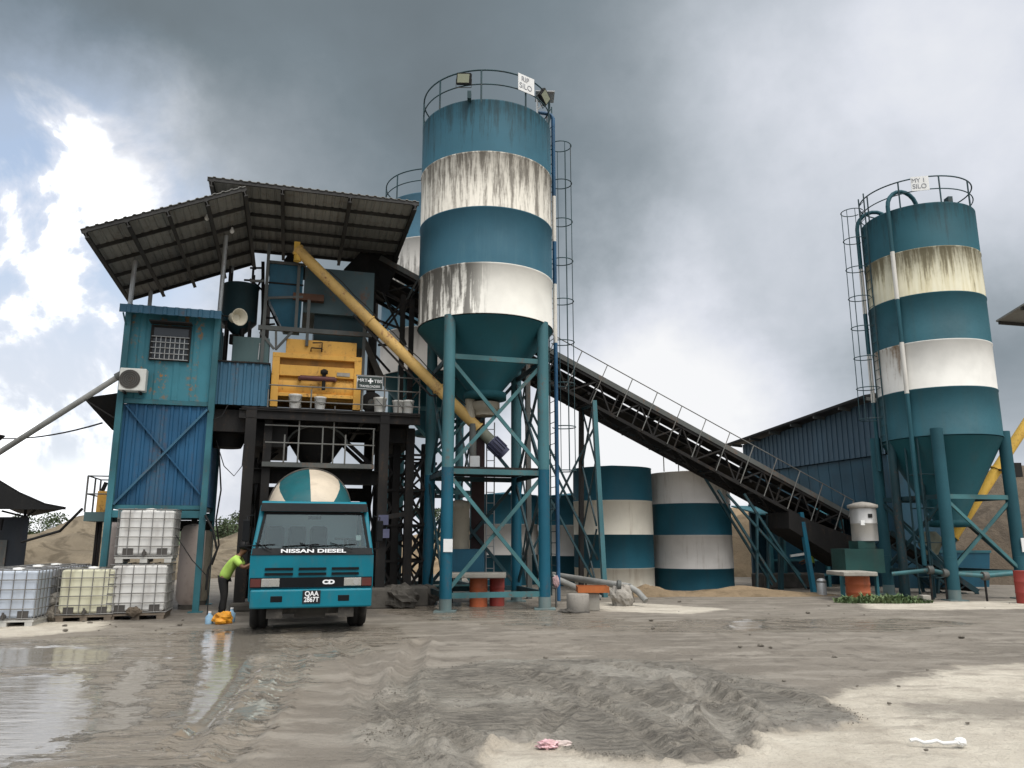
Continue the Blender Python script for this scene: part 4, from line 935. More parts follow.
# ------------------------------------------------------------------ steel tower carrying the mixer
DT = 20.4; DB = 24.6
c0, c1a, c2a, c3a = A(246,500,DT), A(266,500,DT), A(382,500,DT), A(408,520,DT+.6)
zp = Z(330,411,DT)
tower = thing('plant_tower', W((c0+c2a)/2, DT+2.1), 'dark steel tower straddling the mixer truck and carrying the orange mixer', 'tower')
for a, d, zt_, wv_ in ((c0,DT,zp,.26),(c0+.42,DT+.2,zp,.2),(c2a,DT,zp,.24),(c3a,DT+.6,zp-.3,.22),(c0,DB,9.6,.26),(c2a,DB,9.9,.26),(c3a,DB,zp,.22),(c0+.3,22.4,zp,.24),(c2a+.1,22.4,zp,.24)):
    MB().ibar(W(a,d,0), W(a,d,zt_), wv_, wv_, W(0,1), .03).build('column', M['steel_dk'] if d != DT or a > c0+.1 else M['steel_dk'], tower)
MB().pb(c0-.25, A(420,410,DT), DT-.1, DB+.1, zp-.03, zp+.02).build('platform', M['steel_dk'], tower)
for d in (DT-.06, 22.4, DB): MB().ibar(W(c0-.3,d,zp-.17), W(A(420,410,DT),d,zp-.17), .14, .24, None, .025).build('platform_beam', M['steel_dk'], tower)
m = MB()
for i in range(7): a = c0+(c2a-c0)*i/6; m.ibar(W(a,DT+.02,zp-.15), W(a,DB,zp-.15), .1, .2, None, .02)
m.build('joists', M['steel_dk'], tower)
# lower gallery in front of the discharge funnel
zg = Z(320,463,DT); g0, g1 = A(262,460,DT), A(374,460,DT)
MB().pb(g0, g1, DT-.02, DT+.85, zg-.12, zg).build('gallery_floor', M['steel_md'], tower)
m = MB(); zh = zp-.3
for px in (284,298,322,333,345,373):
    a = A(px,450,DT); hh = {284:.7,298:1.5,322:.95,333:1.5,345:.75,373:.95}[px]
    m.tube(W(a,DT-.02,zg), W(a,DT-.02,zg+hh), .022, 6)
for py in (427,444): z = Z(318,py,DT); m.tube(W(A(265,py,DT),DT-.02,z), W(g1,DT-.02,z), .02, 6)
m.build('gallery_rail', M['rail'], tower)
MB().ibar(W(c0,DT+.5,zg-.32), W(c2a,DT+.5,zg-.32), .2, .38, None, .03).build('portal_beam', M['steel_dk'], tower)
MB().ibar(W(c0,DB-.1,zg-.6), W(c2a,DB-.1,zg-.6), .2, .34, None, .03).build('portal_beam', M['steel_dk'], tower)
for i in range(2):
    d = DT+.9+i*1.0
    MB().bar(W(c0+.2,d,zg+.05), W(c0+1.3,d,zp-.35), .07, .1).build('knee_brace', M['steel_dk'], tower); MB().bar(W(c2a-.2,d,zg+.05), W(c2a-1.3,d,zp-.35), .07, .1).build('knee_brace', M['steel_dk'], tower)
fc = W((c0+c2a)/2, DT+1.6)
MB().lathe(fc, [(.30, zg-.18), (.34, zg+.05), (.78, zg+.72), (.95, zg+1.15), (.95, zp-.2)], 32).build('discharge_funnel', M['steel_dk'], tower)
m = MB(); q = W(0,-1); m.path([fc+W(0,-1.0)+W(.78*math.cos(t*PI/12), 0)+V((0,0,zg+.55+.5*math.sin(t*PI/12))) for t in range(13)], .03, 6); m.build('funnel_hoop', M['steel_md'], tower)
MB().pb(c0-.05, c0+.9, DT+.3, DB-.2, zp-.95, zp-.32).build('duct_box', M['steel_dk'], tower)
MB().pb(c0-1.05, c0-.15, DT+.1, DT+1.9, zp-.62, zp-.06).build('under_deck', M['steel_dk'], tower)
MB().lathe(W(c0-.6, DT+.9), [(.35, zp-.95), (.5, zp-.63)], 20).build('chute', M['steel_dk'], tower)
MB().pb(c2a+.14, A(416,425,DT+.5), DT+.6, DB-.3, zp-.7, zp-.32).build('duct_box', M['steel_dk'], tower)
# lattice bracing to the right of the truck bay
rnd = random.Random(3)
bays = [(c2a+.05, c3a-.05, DT+1.1), (c3a+.02, A(424,520,DT+.8), DT+.8), (c2a+.1, c3a+.6, 22.4), (c3a+.2, c3a+1.2, 23.4)]
for a0, a1, d in bays:
    n = 4; H_ = zp-1.0
    for i in range(n):
        z0, z1 = .15+(H_-.15)*i/n, .15+(H_-.15)*(i+1)/n
        m = MB(); m.bar(W(a0,d,z0), W(a1,d+.05,z1), .05, .06); m.bar(W(a1,d,z0), W(a0,d+.05,z1), .05, .06); m.bar(W(a0,d,z1), W(a1,d,z1), .05, .06)
        m.build('lattice_brace', M['steel_dk'], tower)
for d0, d1, a in ((DT,22.4,c2a+.1),(22.4,DB,c2a+.1),(DT+.6,DB,c3a),(DT,22.4,c0+.1),(22.4,DB,c0+.1)):
    for i in range(3):
        z0, z1 = .2+(zp-1.3)*i/3, .2+(zp-1.3)*(i+1)/3
        m = MB(); m.bar(W(a,d0,z0), W(a,d1,z1), .05, .06); m.bar(W(a,d1,z0), W(a,d0,z1), .05, .06); m.build('lattice_brace', M['steel_dk'], tower)
for a, d in ((c3a+.85,23.6),(c2a+.5,21.6)): MB().ibar(W(a,d,0), W(a,d,zp-.4), .2, .2, W(0,1), .03).build('column', M['steel_dk'], tower)
# back lattice girder far behind the bay
m = MB(); z0, z1 = Z(225,491,DB), Z(225,484,DB)
zl0, zl1 = Z(280,502,DB), Z(280,488,DB); x0, x1 = c0-.1, c2a
m.bar(W(x0,DB,zl0), W(x1,DB,zl0), .06); m.bar(W(x0,DB,zl1), W(x1,DB,zl1), .06)
i = 0; a = x0
while a < x1: m.bar(W(a,DB,zl0 if i%2 else zl1), W(min(a+.3,x1),DB,zl1 if i%2 else zl0), .035); a += .3; i += 1
m.build('lattice_girder', M['steel_dk'], tower)
# railing along the mixer platform
m = MB(); e1 = A(420,400,DT)
for px in (268,311,362,384,398,419): a = A(px,400,DT); m.tube(W(a,DT-.08,zp), W(a,DT-.08,Z(px,376 if px > 362 else 390,DT)), .02, 6)
for py, x0 in ((376,355),(390,268),(405,268)): z = Z(360,py,DT); m.tube(W(A(x0,400,DT),DT-.08,z), W(e1,DT-.08,z), .018, 6)
for py in (376,390): z = Z(418,py,DT); m.tube(W(e1,DT-.08,z), W(e1,DB,z), .018, 6)
m.build('platform_rail', M['rail'], tower)
# concrete footings
for a, d, s in ((c2a,DT,.42),(c3a,DT+.5,.5),(c0+.1,DT,.3)):
    MB().pb(a-s, a+s, d-s, d+s, -.03, .5 if s > .35 else .2).build('footing', M['conc_dk'], tower, bevel=.06)

# blue sheeted box beside the cabin
x0, x1 = A(214,385,D0+.1), A(268,385,D0+.1); z0, z1 = Z(240,405,D0+.1), Z(240,363,D0+.1)
bx = thing('sheeted_booth', W((x0+x1)/2, D0+.9, z0), 'blue corrugated booth between the cabin and the orange mixer', 'booth')
clad('wall', x0, x1, D0+.1, D0+1.7, z0, z1, M['blue2'], .19, .03, bx); MB().pb(x0+.01, x1-.01, D0+.12, D0+1.68, z0+.0, z0+.04).build('floor', M['steel_dk'], bx); MB().pb(x0-.03, x1+.03, D0+.05, D0+1.75, z1+.003, z1+.04).build('roof', M['steel_dk'], bx)
x0, x1 = A(232,350,D0+.5), A(269,350,D0+.5); z0b, z1b = Z(250,362,D0+.5), Z(250,337,D0+.5)
cb_ = thing('electrical_cabinet', W((x0+x1)/2, D0+.8, z0b), 'grey-green steel cabinet on top of the blue sheeted booth', 'cabinet')
MB().pb(x0, x1, D0+.5, D0+1.1, z1+.10, z1b).build('casing', M['cabinet'], cb_, bevel=.015)
MB().pb(x0+.08, x1-.08, D0+.55, D0+1.05, z1+.042, z1+.098).build('plinth', M['steel_dk'], cb_)
MB().bar(W(x0+.72*(x1-x0),D0+.494,z1+.2), W(x0+.74*(x1-x0),D0+.494,z1b-.15), .02, .05, n_).build('door_handle', M['steel_lt'], cb_)
# round water tank above
tcx, tz0, tz1 = A(240,307,21.5), Z(240,323,21.5), Z(240,288,21.5); rr_ = (A(258,307,21.5)-A(222,307,21.5))/2
wt = thing('water_tank', W(tcx,21.5,tz0), 'dark teal round tank high up between the cabin roof and the hopper', 'tank')
MB().lathe(W(tcx,21.5), [(.12,tz0-.35),(rr_*.9,tz0-.05),(rr_,tz0),(rr_,tz1),(rr_+.02,tz1+.005),(rr_+.02,tz1+.04),(.05,tz1+.12)], 40).build('vessel', M['bin2'], wt)
m = MB()
for i in range(4): a = PI/4+i*PI/2; m.bar(W(tcx+rr_*.9*math.cos(a),21.5+rr_*.9*math.sin(a),zp), W(tcx+rr_*.9*math.cos(a),21.5+rr_*.9*math.sin(a),tz1+.5), .06)
m.build('stand', M['steel_dk'], wt)
m = MB().tube(W(tcx-.1,21.5,tz0-.35), W(tcx-.1,21.5,tz0-.6), .12, 12); m.tube(W(tcx+.12,21.3,tz0-.2), W(tcx+.12,21.3,tz0-.75), .06, 10); m.build('outlet_valve', M['steel_dk'], wt)

# orange twin-shaft mixer
x0, x1 = A(272,380,20.7), A(361,380,20.7); zz0, zz1, zz2 = Z(318,409,20.7), Z(318,355,20.7), Z(318,340,20.7)
mx = thing('concrete_mixer', W((x0+x1)/2, 21.6, zz0), 'big orange concrete mixer on the steel tower platform', 'mixer')
MB().pb(x0+.03, x1-.03, 20.86, 22.5, zz0+.42, zz1-.05).build('tub', M['orange'], mx)
cy = W((x0+x1)/2, 21.6)
m = MB().tube(W(x0+.1,21.15,zz0+.62), W(x1-.1,21.15,zz0+.62), .40, 28); m.tube(W(x0+.1,22.0,zz0+.62), W(x1-.1,22.0,zz0+.62), .40, 28); m.build('trough', M['orange'], mx)
m = MB(); fz = Z(318,371,20.7)
m.pb(x0-.02, x1+.02, 20.66, 20.85, zz1-.13, zz1+.0); m.pb(x0-.02, x0+.17, 20.66, 20.85, zz0+.01, zz1-.131); m.pb(x1-.19, x1+.02, 20.66, 20.85, zz0+.01, zz1-.131)
m.pb(x0+.171, x1-.191, 20.68, 20.85, fz-.17, fz+.12); m.pb(x0+.171, x1-.191, 20.67, 20.85, zz0+.30, zz0+.40)
m.build('frame', M['orange'], mx, bevel=.01)
MB().pb(x0+.171, x1-.191, 20.80, 20.858, fz+.121, zz1-.131).build('recess_panel', M['orange_dk'], mx)
MB().pb(A(286,346,20.7), A(357,346,20.7), 20.75, 22.3, zz1+.004, zz2).build('top_cover', M['orange'], mx, bevel=.015)
m = MB(); hx = A(316,350,20.7); m.path([W(hx-.13,20.73,zz1+.1), W(hx-.13,20.6,zz1+.16), W(hx+.15,20.6,zz1+.16), W(hx+.15,20.73,zz1+.1), W(hx+.15,20.6,zz1+.32), W(hx-.1,20.6,zz1+.30)], .018, 6); m.build('cover_handle', M['steel_dk'], mx)
gx0, gx1, gz = A(300,378,20.6), A(335,378,20.6), Z(318,379,20.6)
m = MB().tube(W(gx0,20.55,gz), W(gx1,20.55,gz), .07, 12); m.tube(W(gx0,20.55,gz), W(gx0,20.75,gz), .05, 10); m.tube(W(gx1,20.55,gz), W(gx1,20.75,gz), .05, 10); m.build('hydraulic_cylinder', paint('maroon', (.09,.03,.03), .5), mx)
m = MB(); vx = A(324,375,20.6); m.lathe(W(vx,20.55), [(.05,gz-.3),(.05,gz+.12),(.10,gz+.14),(.10,gz+.22),(.04,gz+.26)], 14); m.build('valve', M['steel_dk'], mx)
MB().pb(A(337,374,20.6), A(350,374,20.6), 20.655, 20.678, fz-.12, fz-.02).build('data_plate', M['slab'], mx)
# bins and hoppers over the mixer
def frustum(m, a0, a1, d0, d1, zt, b0, b1, e0, e1, zb):
    return m.hexa([W(b0,e0,zb),W(b1,e0,zb),W(b1,e1,zb),W(b0,e1,zb)], [W(a0,d0,zt),W(a1,d0,zt),W(a1,d1,zt),W(a0,d1,zt)])
dh = 20.8
h0_, h1_ = A(269,280,dh), A(303,280,dh); hz0, hz1, hz2 = Z(285,327,dh), Z(285,298,dh), Z(285,265,dh)
hp_ = thing('cement_hopper', W((h0_+h1_)/2, dh+.6, hz0), 'blue tapered weigh hopper under the top end of the ochre screw', 'hopper')
m = MB().pb(h0_, h1_, dh, dh+1.1, hz1, hz2); frustum(m, h0_, h1_, dh, dh+1.1, hz1-.002, A(283,327,dh), h1_-.02, dh+.3, dh+.8, hz0); m.build('hopper_body', M['hop'], hp_)
MB().pb(h0_-.05, h1_+.06, dh-.05, dh+1.15, hz2+.002, hz2+.08).build('rim', M['steel_md'], hp_)
MB().pb(h0_-.02, h1_+.02, dh-.03, dh+.0-.002, Z(285,284,dh)-.02, Z(285,284,dh)+.02).build('seam', M['steel_dk'], hp_)
MB().lathe(W((h0_+h1_)/2+.1, dh+.45), [(.18,hz2+.08),(.2,hz2+.28),(.13,hz2+.42)], 18).build('inlet_sleeve', M['black'], hp_)
g0_, g1_ = A(304,290,dh+.1), A(374,290,dh+.1); gz0, gz1, gz2 = Z(340,346,dh+.1), Z(340,315,dh+.1), Z(340,270,dh+.1)
bn = thing('aggregate_bin', W((g0_+g1_)/2, dh+1, gz0), 'large dusty grey-teal aggregate bin above the orange mixer', 'bin')
MB().pb(g0_, g1_-.0, dh+.1, dh+2.0, gz1, gz2).build('bin_body', M['bin'], bn)
MB().pb(A(314,328,dh+.1), A(366,328,dh+.1), dh+.25, dh+1.8, gz0, gz1-.004).build('lower_hopper', M['bin2'], bn)  # near-black colour carries the shade below the bin
MB().pb(A(321,347,dh), A(358,347,dh), dh+.3, dh+1.6, zz2+.05, gz0-.004).build('outlet', M['hop'], bn)
rx0, rx1, rz_ = A(293,297,dh-.1), A(324,297,dh-.1), Z(308,297,dh-.1)
MB().pb(rx0, rx1, dh-.12, dh+.09, rz_-.09, rz_+.09).build('rust_beam', paint('rusty_beam', (.11,.055,.035), .8, dirt=.5), bn)
fr_ = thing('hopper_frame', W(A(300,340,dh-.1), dh, zp), 'grey steel frame standing round the blue hopper and bin', 'frame')
zf = Z(310,331,dh-.1); f0, f1 = A(258,331,dh-.1), A(372,331,dh-.1)
MB().bar(W(f0,dh-.1,zf), W(f1,dh-.1,zf), .1, .12).build('beam', M['steel_md'], fr_)
for px, y0, y1 in ((263,410,243),(295,331,265),(307,346,300),(364,410,318)):
    MB().bar(W(A(px,340,dh-.1),dh-.1,Z(px,y0,dh-.1)), W(A(px,340,dh-.1),dh-.1,Z(px,y1,dh-.1)), .08, .08, W(0,1)).build('upright', M['steel_md'], fr_)
m = MB()
for (xa, ya, xb, yb) in ((260,332,274,349),(292,332,276,349),(276,331,276,350),(268,298,303,297),(264,281,250,281),(264,300,268,299)): MB().bar(PD(xa,ya,dh-.1), PD(xb,yb,dh-.1), .06, .06).build('brace', M['steel_md'], fr_)
for (xa, ya, xb, yb) in ((250,268,264,268),(244,280,263,281),(250,279,262,290),(262,279,252,296),(266,300,280,330),(263,318,275,318),(263,325,275,324),(263,300,275,312)): MB().bar(PD(xa,ya,dh+.8), PD(xb,yb,dh+.8), .045, .045).build('brace', M['steel_dk'], fr_)
MB().bar(PD(263,262,dh+.8), PD(263,410,dh+.8), .09).build('upright', M['steel_dk'], fr_)
# supports under the conveyor head
hs = thing('head_support', W(A(390,330,22.0),22.2,zp), 'dark braced steel stand under the conveyor head behind the mixer', 'frame')
for px in (372,402,411): a = A(px,340,22.1); MB().ibar(W(a,22.1,zp), W(a,22.1,K((a-h0[0])/ca_,CDN,-TH).z), .14, .14, W(0,1), .025).build('upright', M['steel_dk'], hs)
m = MB()
for (xa, ya, xb, yb) in ((383,292,406,345),(372,345,408,300),(372,318,404,330),(380,330,404,300),(378,345,404,345),(366,345,390,372)): MB().bar(PD(xa,ya,22.05), PD(xb,yb,22.05), .06, .06).build('brace', M['steel_dk'], hs)
MB().hexa([PD(362,342,21.9),PD(378,380,21.9),PD(378,380,22.9),PD(362,342,22.9)], [PD(366,338,21.9),PD(384,376,21.9),PD(384,376,22.9),PD(366,338,22.9)]).build('chute', M['mudsteel'], hs)

# ------------------------------------------------------------------ screw conveyors
def screw(P0, P1, r, mat, label, name='screw_conveyor'):
    P0, P1 = V(P0), V(P1); t = thing(name, (P0+P1)/2, label, 'screw conveyor'); ax = (P1-P0).normalized(); L = (P1-P0).length
    MB().tube(P0, P1, r, 24).build('tube', mat, t)
    for f in (.0, .40, .78, 1.0): c = P0+ax*(L*f); MB().tube(c-ax*.02, c+ax*.02, r*1.2, 24).build('flange', mat, t)
    return t, ax
sA, sB = W(A(298,250,20.45), 20.45, Z(298,250,20.45)), W(A(478,428,19.95), 19.95, Z(478,428,19.95))
s1, ax = screw(sA, sB, .148, M['screw'], 'long ochre screw conveyor running down from the hopper to the tall silo')
m = MB().tube(sA+V((0,0,-.32)), sA+V((0,0,.08)), .10, 16); m.build('outlet_spout', M['screw_y'], s1)
MB().pb(A(294,248,20.3), A(300,248,20.3), 20.35, 20.43, sA.z-.16, sA.z+.2).build('end_bracket', M['screw_y'], s1)
e = sB+ax*.06; MB().tube(e, e+ax*.42, .15, 18).build('gearbox', M['gear'], s1); 
mo = MB().tube(e+ax*.43, e+ax*.95, .19, 20); 
mo.build('motor', M['motor'], s1)
m = MB(); q = V((0,0,1)); sd_ = ax.cross(q).normalized(); nn = sd_.cross(ax).normalized()
for i in range(14): a = 2*PI*i/14; o = (sd_*math.cos(a)+nn*math.sin(a)); m.bar(e+ax*.46+o*.2, e+ax*.84+o*.2, .012, .035, o)
m.build('motor_fins', M['motor'], s1)
MB().tube(sB-ax*.3, sB-ax*.3+V((0,0,.62)), .14, 16).build('inlet', M['filter'], s1)
m = MB(); mid_ = sA+(sB-sA)*.5; m.bar(mid_-nn*.2-ax*1.1, mid_-nn*.28+ax*1.9, .05); m.bar(mid_-nn*.28+ax*1.9, mid_+ax*2.2, .04); m.build('stiffener', M['steel_dk'], s1)
m = MB(); m.path([sA+(sB-sA)*(i/14)+nn*(.19+.03*(i%2))+sd_*.04 for i in range(2,14)], .014, 6); m.build('hose', M['cable'], s1)
s2, ax2 = screw(PY(953, 537, 24.6), PY(1060, 372, 24.4), .155, M['screw_y'], 'bright yellow screw conveyor at the right edge beside the right silo')
e = PY(953, 537, 24.6); MB().tube(e, e-ax2*.4, .15, 16).build('gearbox', M['teal_r'], s2)

# ------------------------------------------------------------------ sign and buckets on the platform
q0 = AZ(357,388,DT-.2); q1 = AZ(383,377,DT-.2)
sg = thing('platform_sign', W((q0[0]+q1[0])/2, DT-.2, q0[1]), 'dark green board with pale lettering and a cross on the platform railing', 'sign')
MB().pb(q0[0], q1[0], DT-.16, DT-.13, q0[1], q1[1]).build('board', M['signgreen'], sg)
m = MB()
for a in (q0[0]-.01, q1[0]-.01): m.pb(a, a+.02, DT-.165, DT-.125, q0[1]-.012, q1[1]+.012)
for z in (q0[1]-.012, q1[1]-.003): m.pb(q0[0]+.011, q1[0]-.011, DT-.164, DT-.125, z, z+.016)
m.build('frame', M['steel_lt'], sg)
wd = q1[0]-q0[0]; hh = q1[1]-q0[1]
def sgt(s, fx, fz, size, sx=1): return txt(s, size, M['letter'], sg, face_mat(W(q0[0]+wd*fx, DT-.164, q0[1]+hh*fz), u_, up), sx=sx)
sgt('MRT', .20, .66, hh*.36, 1.15); sgt('TBS', .82, .62, hh*.36, 1.1); sgt('TRANSLOADERS', .5, .2, hh*.26, .85)
m = MB(); ca2, cz2 = q0[0]+wd*.52, q0[1]+hh*.64; m.pb(ca2-.07, ca2+.07, DT-.168, DT-.161, cz2-.02, cz2+.02); m.pb(ca2-.02, ca2+.02, DT-.1682, DT-.1612, cz2-.07, cz2+.07); m.build('cross_mark', M['letter'], sg)
def bucket_proto():
    t = thing('bucket', (0,0,0), 'x', 'bucket', 'buckets along the platform edge', 1e-9)
    MB().lathe((0,0,0), [(.115,0),(.14,.28),(.15,.285),(.15,.30)], 20, None, (True,False)).build('pail', M['bucket'], t)
    MB().lathe((0,0,0), [(.152,.301),(.155,.325),(.02,.335)], 20).build('lid', M['bucket'], t)
    MB().path([(.15*math.cos(a),-.15*math.sin(a)*.9,.29-.16*math.sin(a)) for a in [PI*i/10 for i in range(11)]], .006, 5).build('handle', M['steel_md'], t)
    return t
bp = bucket_proto(); spots = [(295,.02,'white bucket under the left part of the orange mixer',1.),(320,.0,'grime-covered bucket on the platform below the mixer, second from the left',.9),(380,.0,'white bucket standing right below the dark green sign',1.05),(398,.03,'white bucket on the platform, the left one of the pair by the corner',.92),(408,.0,'white bucket on the platform nearest its right corner',.95)]
for i, (px, o, lb, s) in enumerate(spots):
    b = bp if i == 0 else copy_tree(bp); b['label'] = lb; b.location = W(A(px,404,DT+.15), DT+.12+o, zp+.02); b.scale = (s*1.15,s*1.15,s*1.2); b.rotation_euler.z = .5*i+.1
pq = W(A(372,402,DT+.4), DT+.5, Z(372,402,DT+.4)); pu = thing('pulley_wheel', pq, 'grey wheel leaning behind the platform railing near the buckets', 'wheel')
MB().lathe(pq, [(.10,-.05),(.27,-.05),(.29,-.03),(.29,.03),(.27,.05),(.10,.05),(.10,-.05)], 28, None, (False,False), W(0,1)).build('rim', M['rubber'], pu); MB().lathe(pq, [(.10,-.04),(.10,.04)], 16, None, (True,True), W(0,1)).build('hub', M['steel_md'], pu)

# ------------------------------------------------------------------ shed at right
sa, sd0, sd1 = 20.6, 22.2, 31.5
shed = thing('storage_shed', W(sa+2, (sd0+sd1)/2), 'slate blue corrugated shed behind the right silo', 'shed')
wz0 = lambda d: 0
def on_a(px, py, a):      # ray hits plane a = const
    r = ray(px, py); s = a/(cr*r.x+sr*r.y); p = V((0,0,CAMH))+r*s; return (-sr*p.x+cr*p.y, p.z)
dN, zNt = on_a(869, 402, sa); _, zNb = on_a(869, 456, sa); dF, zFt = on_a(742, 445, sa); _, zFb = on_a(782, 474, sa)
dN2 = dN-.5; kk = (zFt-zNt)/(dF-dN); zNt2 = zNt+kk*(dN2-dN)
zbm = zNb
m = MB(); L_ = dF-dN2
npan = 60; vs_ = []
for i in range(npan):
    d_a = dF-L_*i/npan; d_b = dF-L_*(i+1)/npan; za = zNt2+kk*(d_a-dN2); zb_ = zNt2+kk*(d_b-dN2); x = sa+(.0 if i % 2 else .03)
    m.hexa([W(x,d_a,zbm),W(x,d_b,zbm),W(x+.06,d_b,zbm),W(x+.06,d_a,zbm)], [W(x,d_a,za),W(x,d_b,zb_),W(x+.06,d_b,zb_),W(x+.06,d_a,za)])
m.build('upper_wall', M['shed'], shed)
m = MB()
for i in range(14):
    d_a = dF-L_*i/14; d_b = dF-L_*(i+1)/14+.03; x = sa+.35
    m.hexa([W(x,d_a,0),W(x,d_b,0),W(x+.05,d_b,0),W(x+.05,d_a,0)], [W(x-.2,d_a,zbm-.02),W(x-.2,d_b,zbm-.02),W(x-.15,d_b,zbm-.02),W(x-.15,d_a,zbm-.02)])
m.build('lower_wall', M['shed_lo'], shed)
MB().hexa([W(sa-.6,dF+1.2,zNt2+kk*(dF+1.2-dN2)+.03),W(sa-.6,dN2,zNt2+.03),W(sa+2.6,dN2,zNt2+.6),W(sa+2.6,dF+1.2,zNt2+kk*(dF+1.2-dN2)+.6)],
     [W(sa-.6,dF+1.2,zNt2+kk*(dF+1.2-dN2)+.12),W(sa-.6,dN2,zNt2+.12),W(sa+2.6,dN2,zNt2+.7),W(sa+2.6,dF+1.2,zNt2+kk*(dF+1.2-dN2)+.7)]).build('roof', M['black'], shed)
for i in range(7): d_ = dN2+(dF-dN2)*i/6; z_ = zNt2+kk*(d_-dN2); MB().bar(W(sa-.55,d_,z_-.02), W(sa+.0,d_,z_-.06), .06, .12).build('eave_bracket', M['steel_md'], shed)
MB().pb(sa+.25, sa+2.3, dF-.05, dF+.05, 0, zFt-.3).build('end_wall', M['shed_lo'], shed)
MB().pb(sa+.3, sa+2.3, dN2-.05, dN2+.05, 0, zNt2-.2).build('end_wall', M['shed_lo'], shed)
MB().pb(sa+2.25, sa+2.3, dN2+.06, dF-.06, 0, zNt2-.2).build('back_wall', M['shed_lo'], shed)
# open lean-to below the conveyor tail
zq = Z(770,537,CDF+1.5)
ln = thing('loading_bay', W(18.6, 25.6), 'dark teal loading bay with posts under the lower end of the conveyor', 'bay')
MB().pb(A(775,560,24.6), A(868,560,24.6), 26.0, 26.1, 0, 3.0).build('back_panel', M['shed_lo'], ln)
MB().hexa([W(A(760,530,24.4),24.4,2.55),W(A(868,530,24.4),24.4,2.55),W(A(868,530,24.4),26.2,2.9),W(A(760,530,24.4),26.2,2.9)], [W(A(760,530,24.4),24.4,2.6),W(A(868,530,24.4),24.4,2.6),W(A(868,530,24.4),26.2,2.95),W(A(760,530,24.4),26.2,2.95)]).build('roof', M['tealsteel'], ln)
for px in (772,785,828,845): a = A(px,570,24.5); MB().bar(W(a,24.5,0), W(a,24.5,2.55), .12, .12, W(0,1)).build('post', M['tealsteel'], ln)
m = MB()
for py in (560,575): z = Z(800,py,24.5); m.bar(W(A(772,py,24.5),24.5,z), W(A(845,py,24.5),24.5,z), .08, .08)
m.build('rail', M['tealsteel'], ln)
MB().bar(W(A(790,552,24.6),24.6,Z(790,556,24.6)), W(A(838,552,24.6),24.6,Z(838,549,24.6)), .05, .08).build('light_strip', M['white'], ln)
m = MB(); frustum(m, A(776,540,25.0), A(826,540,25.0), 25.0, 25.9, 2.4, A(786,560,25.0), A(812,560,25.0), 25.2, 25.7, .9); m.build('feed_hopper', M['hop'], ln)
MB().pb(A(768,590,24.0), A(830,590,24.0), 24.2, 25.0, 0, .5).build('kerb', M['conc_dk'], ln, bevel=.05)
# ------------------------------------------------------------------ mixer truck (local: x right, y towards the rear, origin under the front bumper)
TX, TY = -3.72, 14.75
tr = thing('mixer_truck', (TX,TY,0), 'teal concrete mixer truck facing the camera under the steel tower', 'truck', None, PSI)
HW = 1.12
def zpx(y, Y=14.85): return PY(315, y, Y).z
z_roof, z_vis, z_gt, z_gb, z_pan, z_hl1, z_hl0, z_b1, z_b0 = zpx(500,15.2), zpx(509,15.0), zpx(513,15.0), zpx(548), zpx(555), zpx(577), zpx(587), zpx(588.5), zpx(607)
# cab shell extruded from a side profile with a raked screen
def prism_x(m, prof, x0, x1, mi=0):
    n = len(prof); vs = [(x0,y,z) for y, z in prof]+[(x1,y,z) for y, z in prof]
    return m.add(vs, [tuple(range(n-1,-1,-1)), tuple(range(n,2*n))]+[(i,(i+1)%n,n+(i+1)%n,n+i) for i in range(n)][::1], mi)
yb = 1.75
m = MB(); m.add([(-HW,.02,z_hl0),(HW,.02,z_hl0),(HW,.0,z_pan),(-HW,.0,z_pan)], [(0,1,2,3)])
prism_x(m, [(.08,z_hl0-.25),(.03,z_hl0-.01),(.02,z_hl1+.01),(.0,z_pan),(.05,z_pan+.004),(yb,z_pan+.004),(yb,z_hl0-.25)], -HW, HW)
prism_x(m, [(.36,z_roof-.10),(.44,z_roof-.03),(yb,z_roof-.01),(yb,z_roof-.10)], -HW+.13, HW-.13)
m.box(-HW+.12, HW-.12, yb-.06, yb, z_pan+.005, z_roof-.101)
for sx in (-1, 1):      # screen pillars and rear side quarters
    x0, x1 = sorted((sx*HW, sx*(HW-.09)))
    b = [(x0,.03,z_pan+.005),(x1,.03,z_pan+.005),(x1,.15,z_pan+.005),(x0,.15,z_pan+.005)]; xi = .12*sx
    t_ = [(x-xi, y+.31, z_roof-.102) for x, y, z in b]; m.hexa(b, t_)
    m.hexa([(x0,1.1,z_pan+.005),(x1,1.1,z_pan+.005),(x1,yb-.061,z_pan+.005),(x0,yb-.061,z_pan+.005)], [(x0-xi,1.1,z_roof-.102),(x1-xi,1.1,z_roof-.102),(x1-xi,yb-.061,z_roof-.102),(x0-xi,yb-.061,z_roof-.102)])
    m.bar((sx*(HW-.04),.15,z_pan+.03),(sx*(HW-.04),1.1,z_pan+.03), .06,.05)
cab = m.build('cab', M['truck'], tr, bevel=.03)
ys_ = lambda z: .035+(z-z_pan)/(z_roof-.07-z_pan)*.31
gw = HW-.095
MB().add([(-gw-.0,ys_(z_gb),z_gb),(gw,ys_(z_gb),z_gb),(gw-.115,ys_(z_gt),z_gt),(-gw+.115,ys_(z_gt),z_gt)]+[(-gw,ys_(z_gb)+.008,z_gb),(gw,ys_(z_gb)+.008,z_gb),(gw-.115,ys_(z_gt)+.008,z_gt),(-gw+.115,ys_(z_gt)+.008,z_gt)],
    [(0,1,2,3),(7,6,5,4),(0,4,5,1),(1,5,6,2),(2,6,7,3),(3,7,4,0)]).build('windscreen', M['glass'], tr)
m = MB()
for sx in (-1, 1): m.bar((sx*(gw-.005),ys_(z_gb)-.006,z_gb), (sx*(gw-.12),ys_(z_gt)-.006,z_gt), .05, .02, (0,-1,.3))
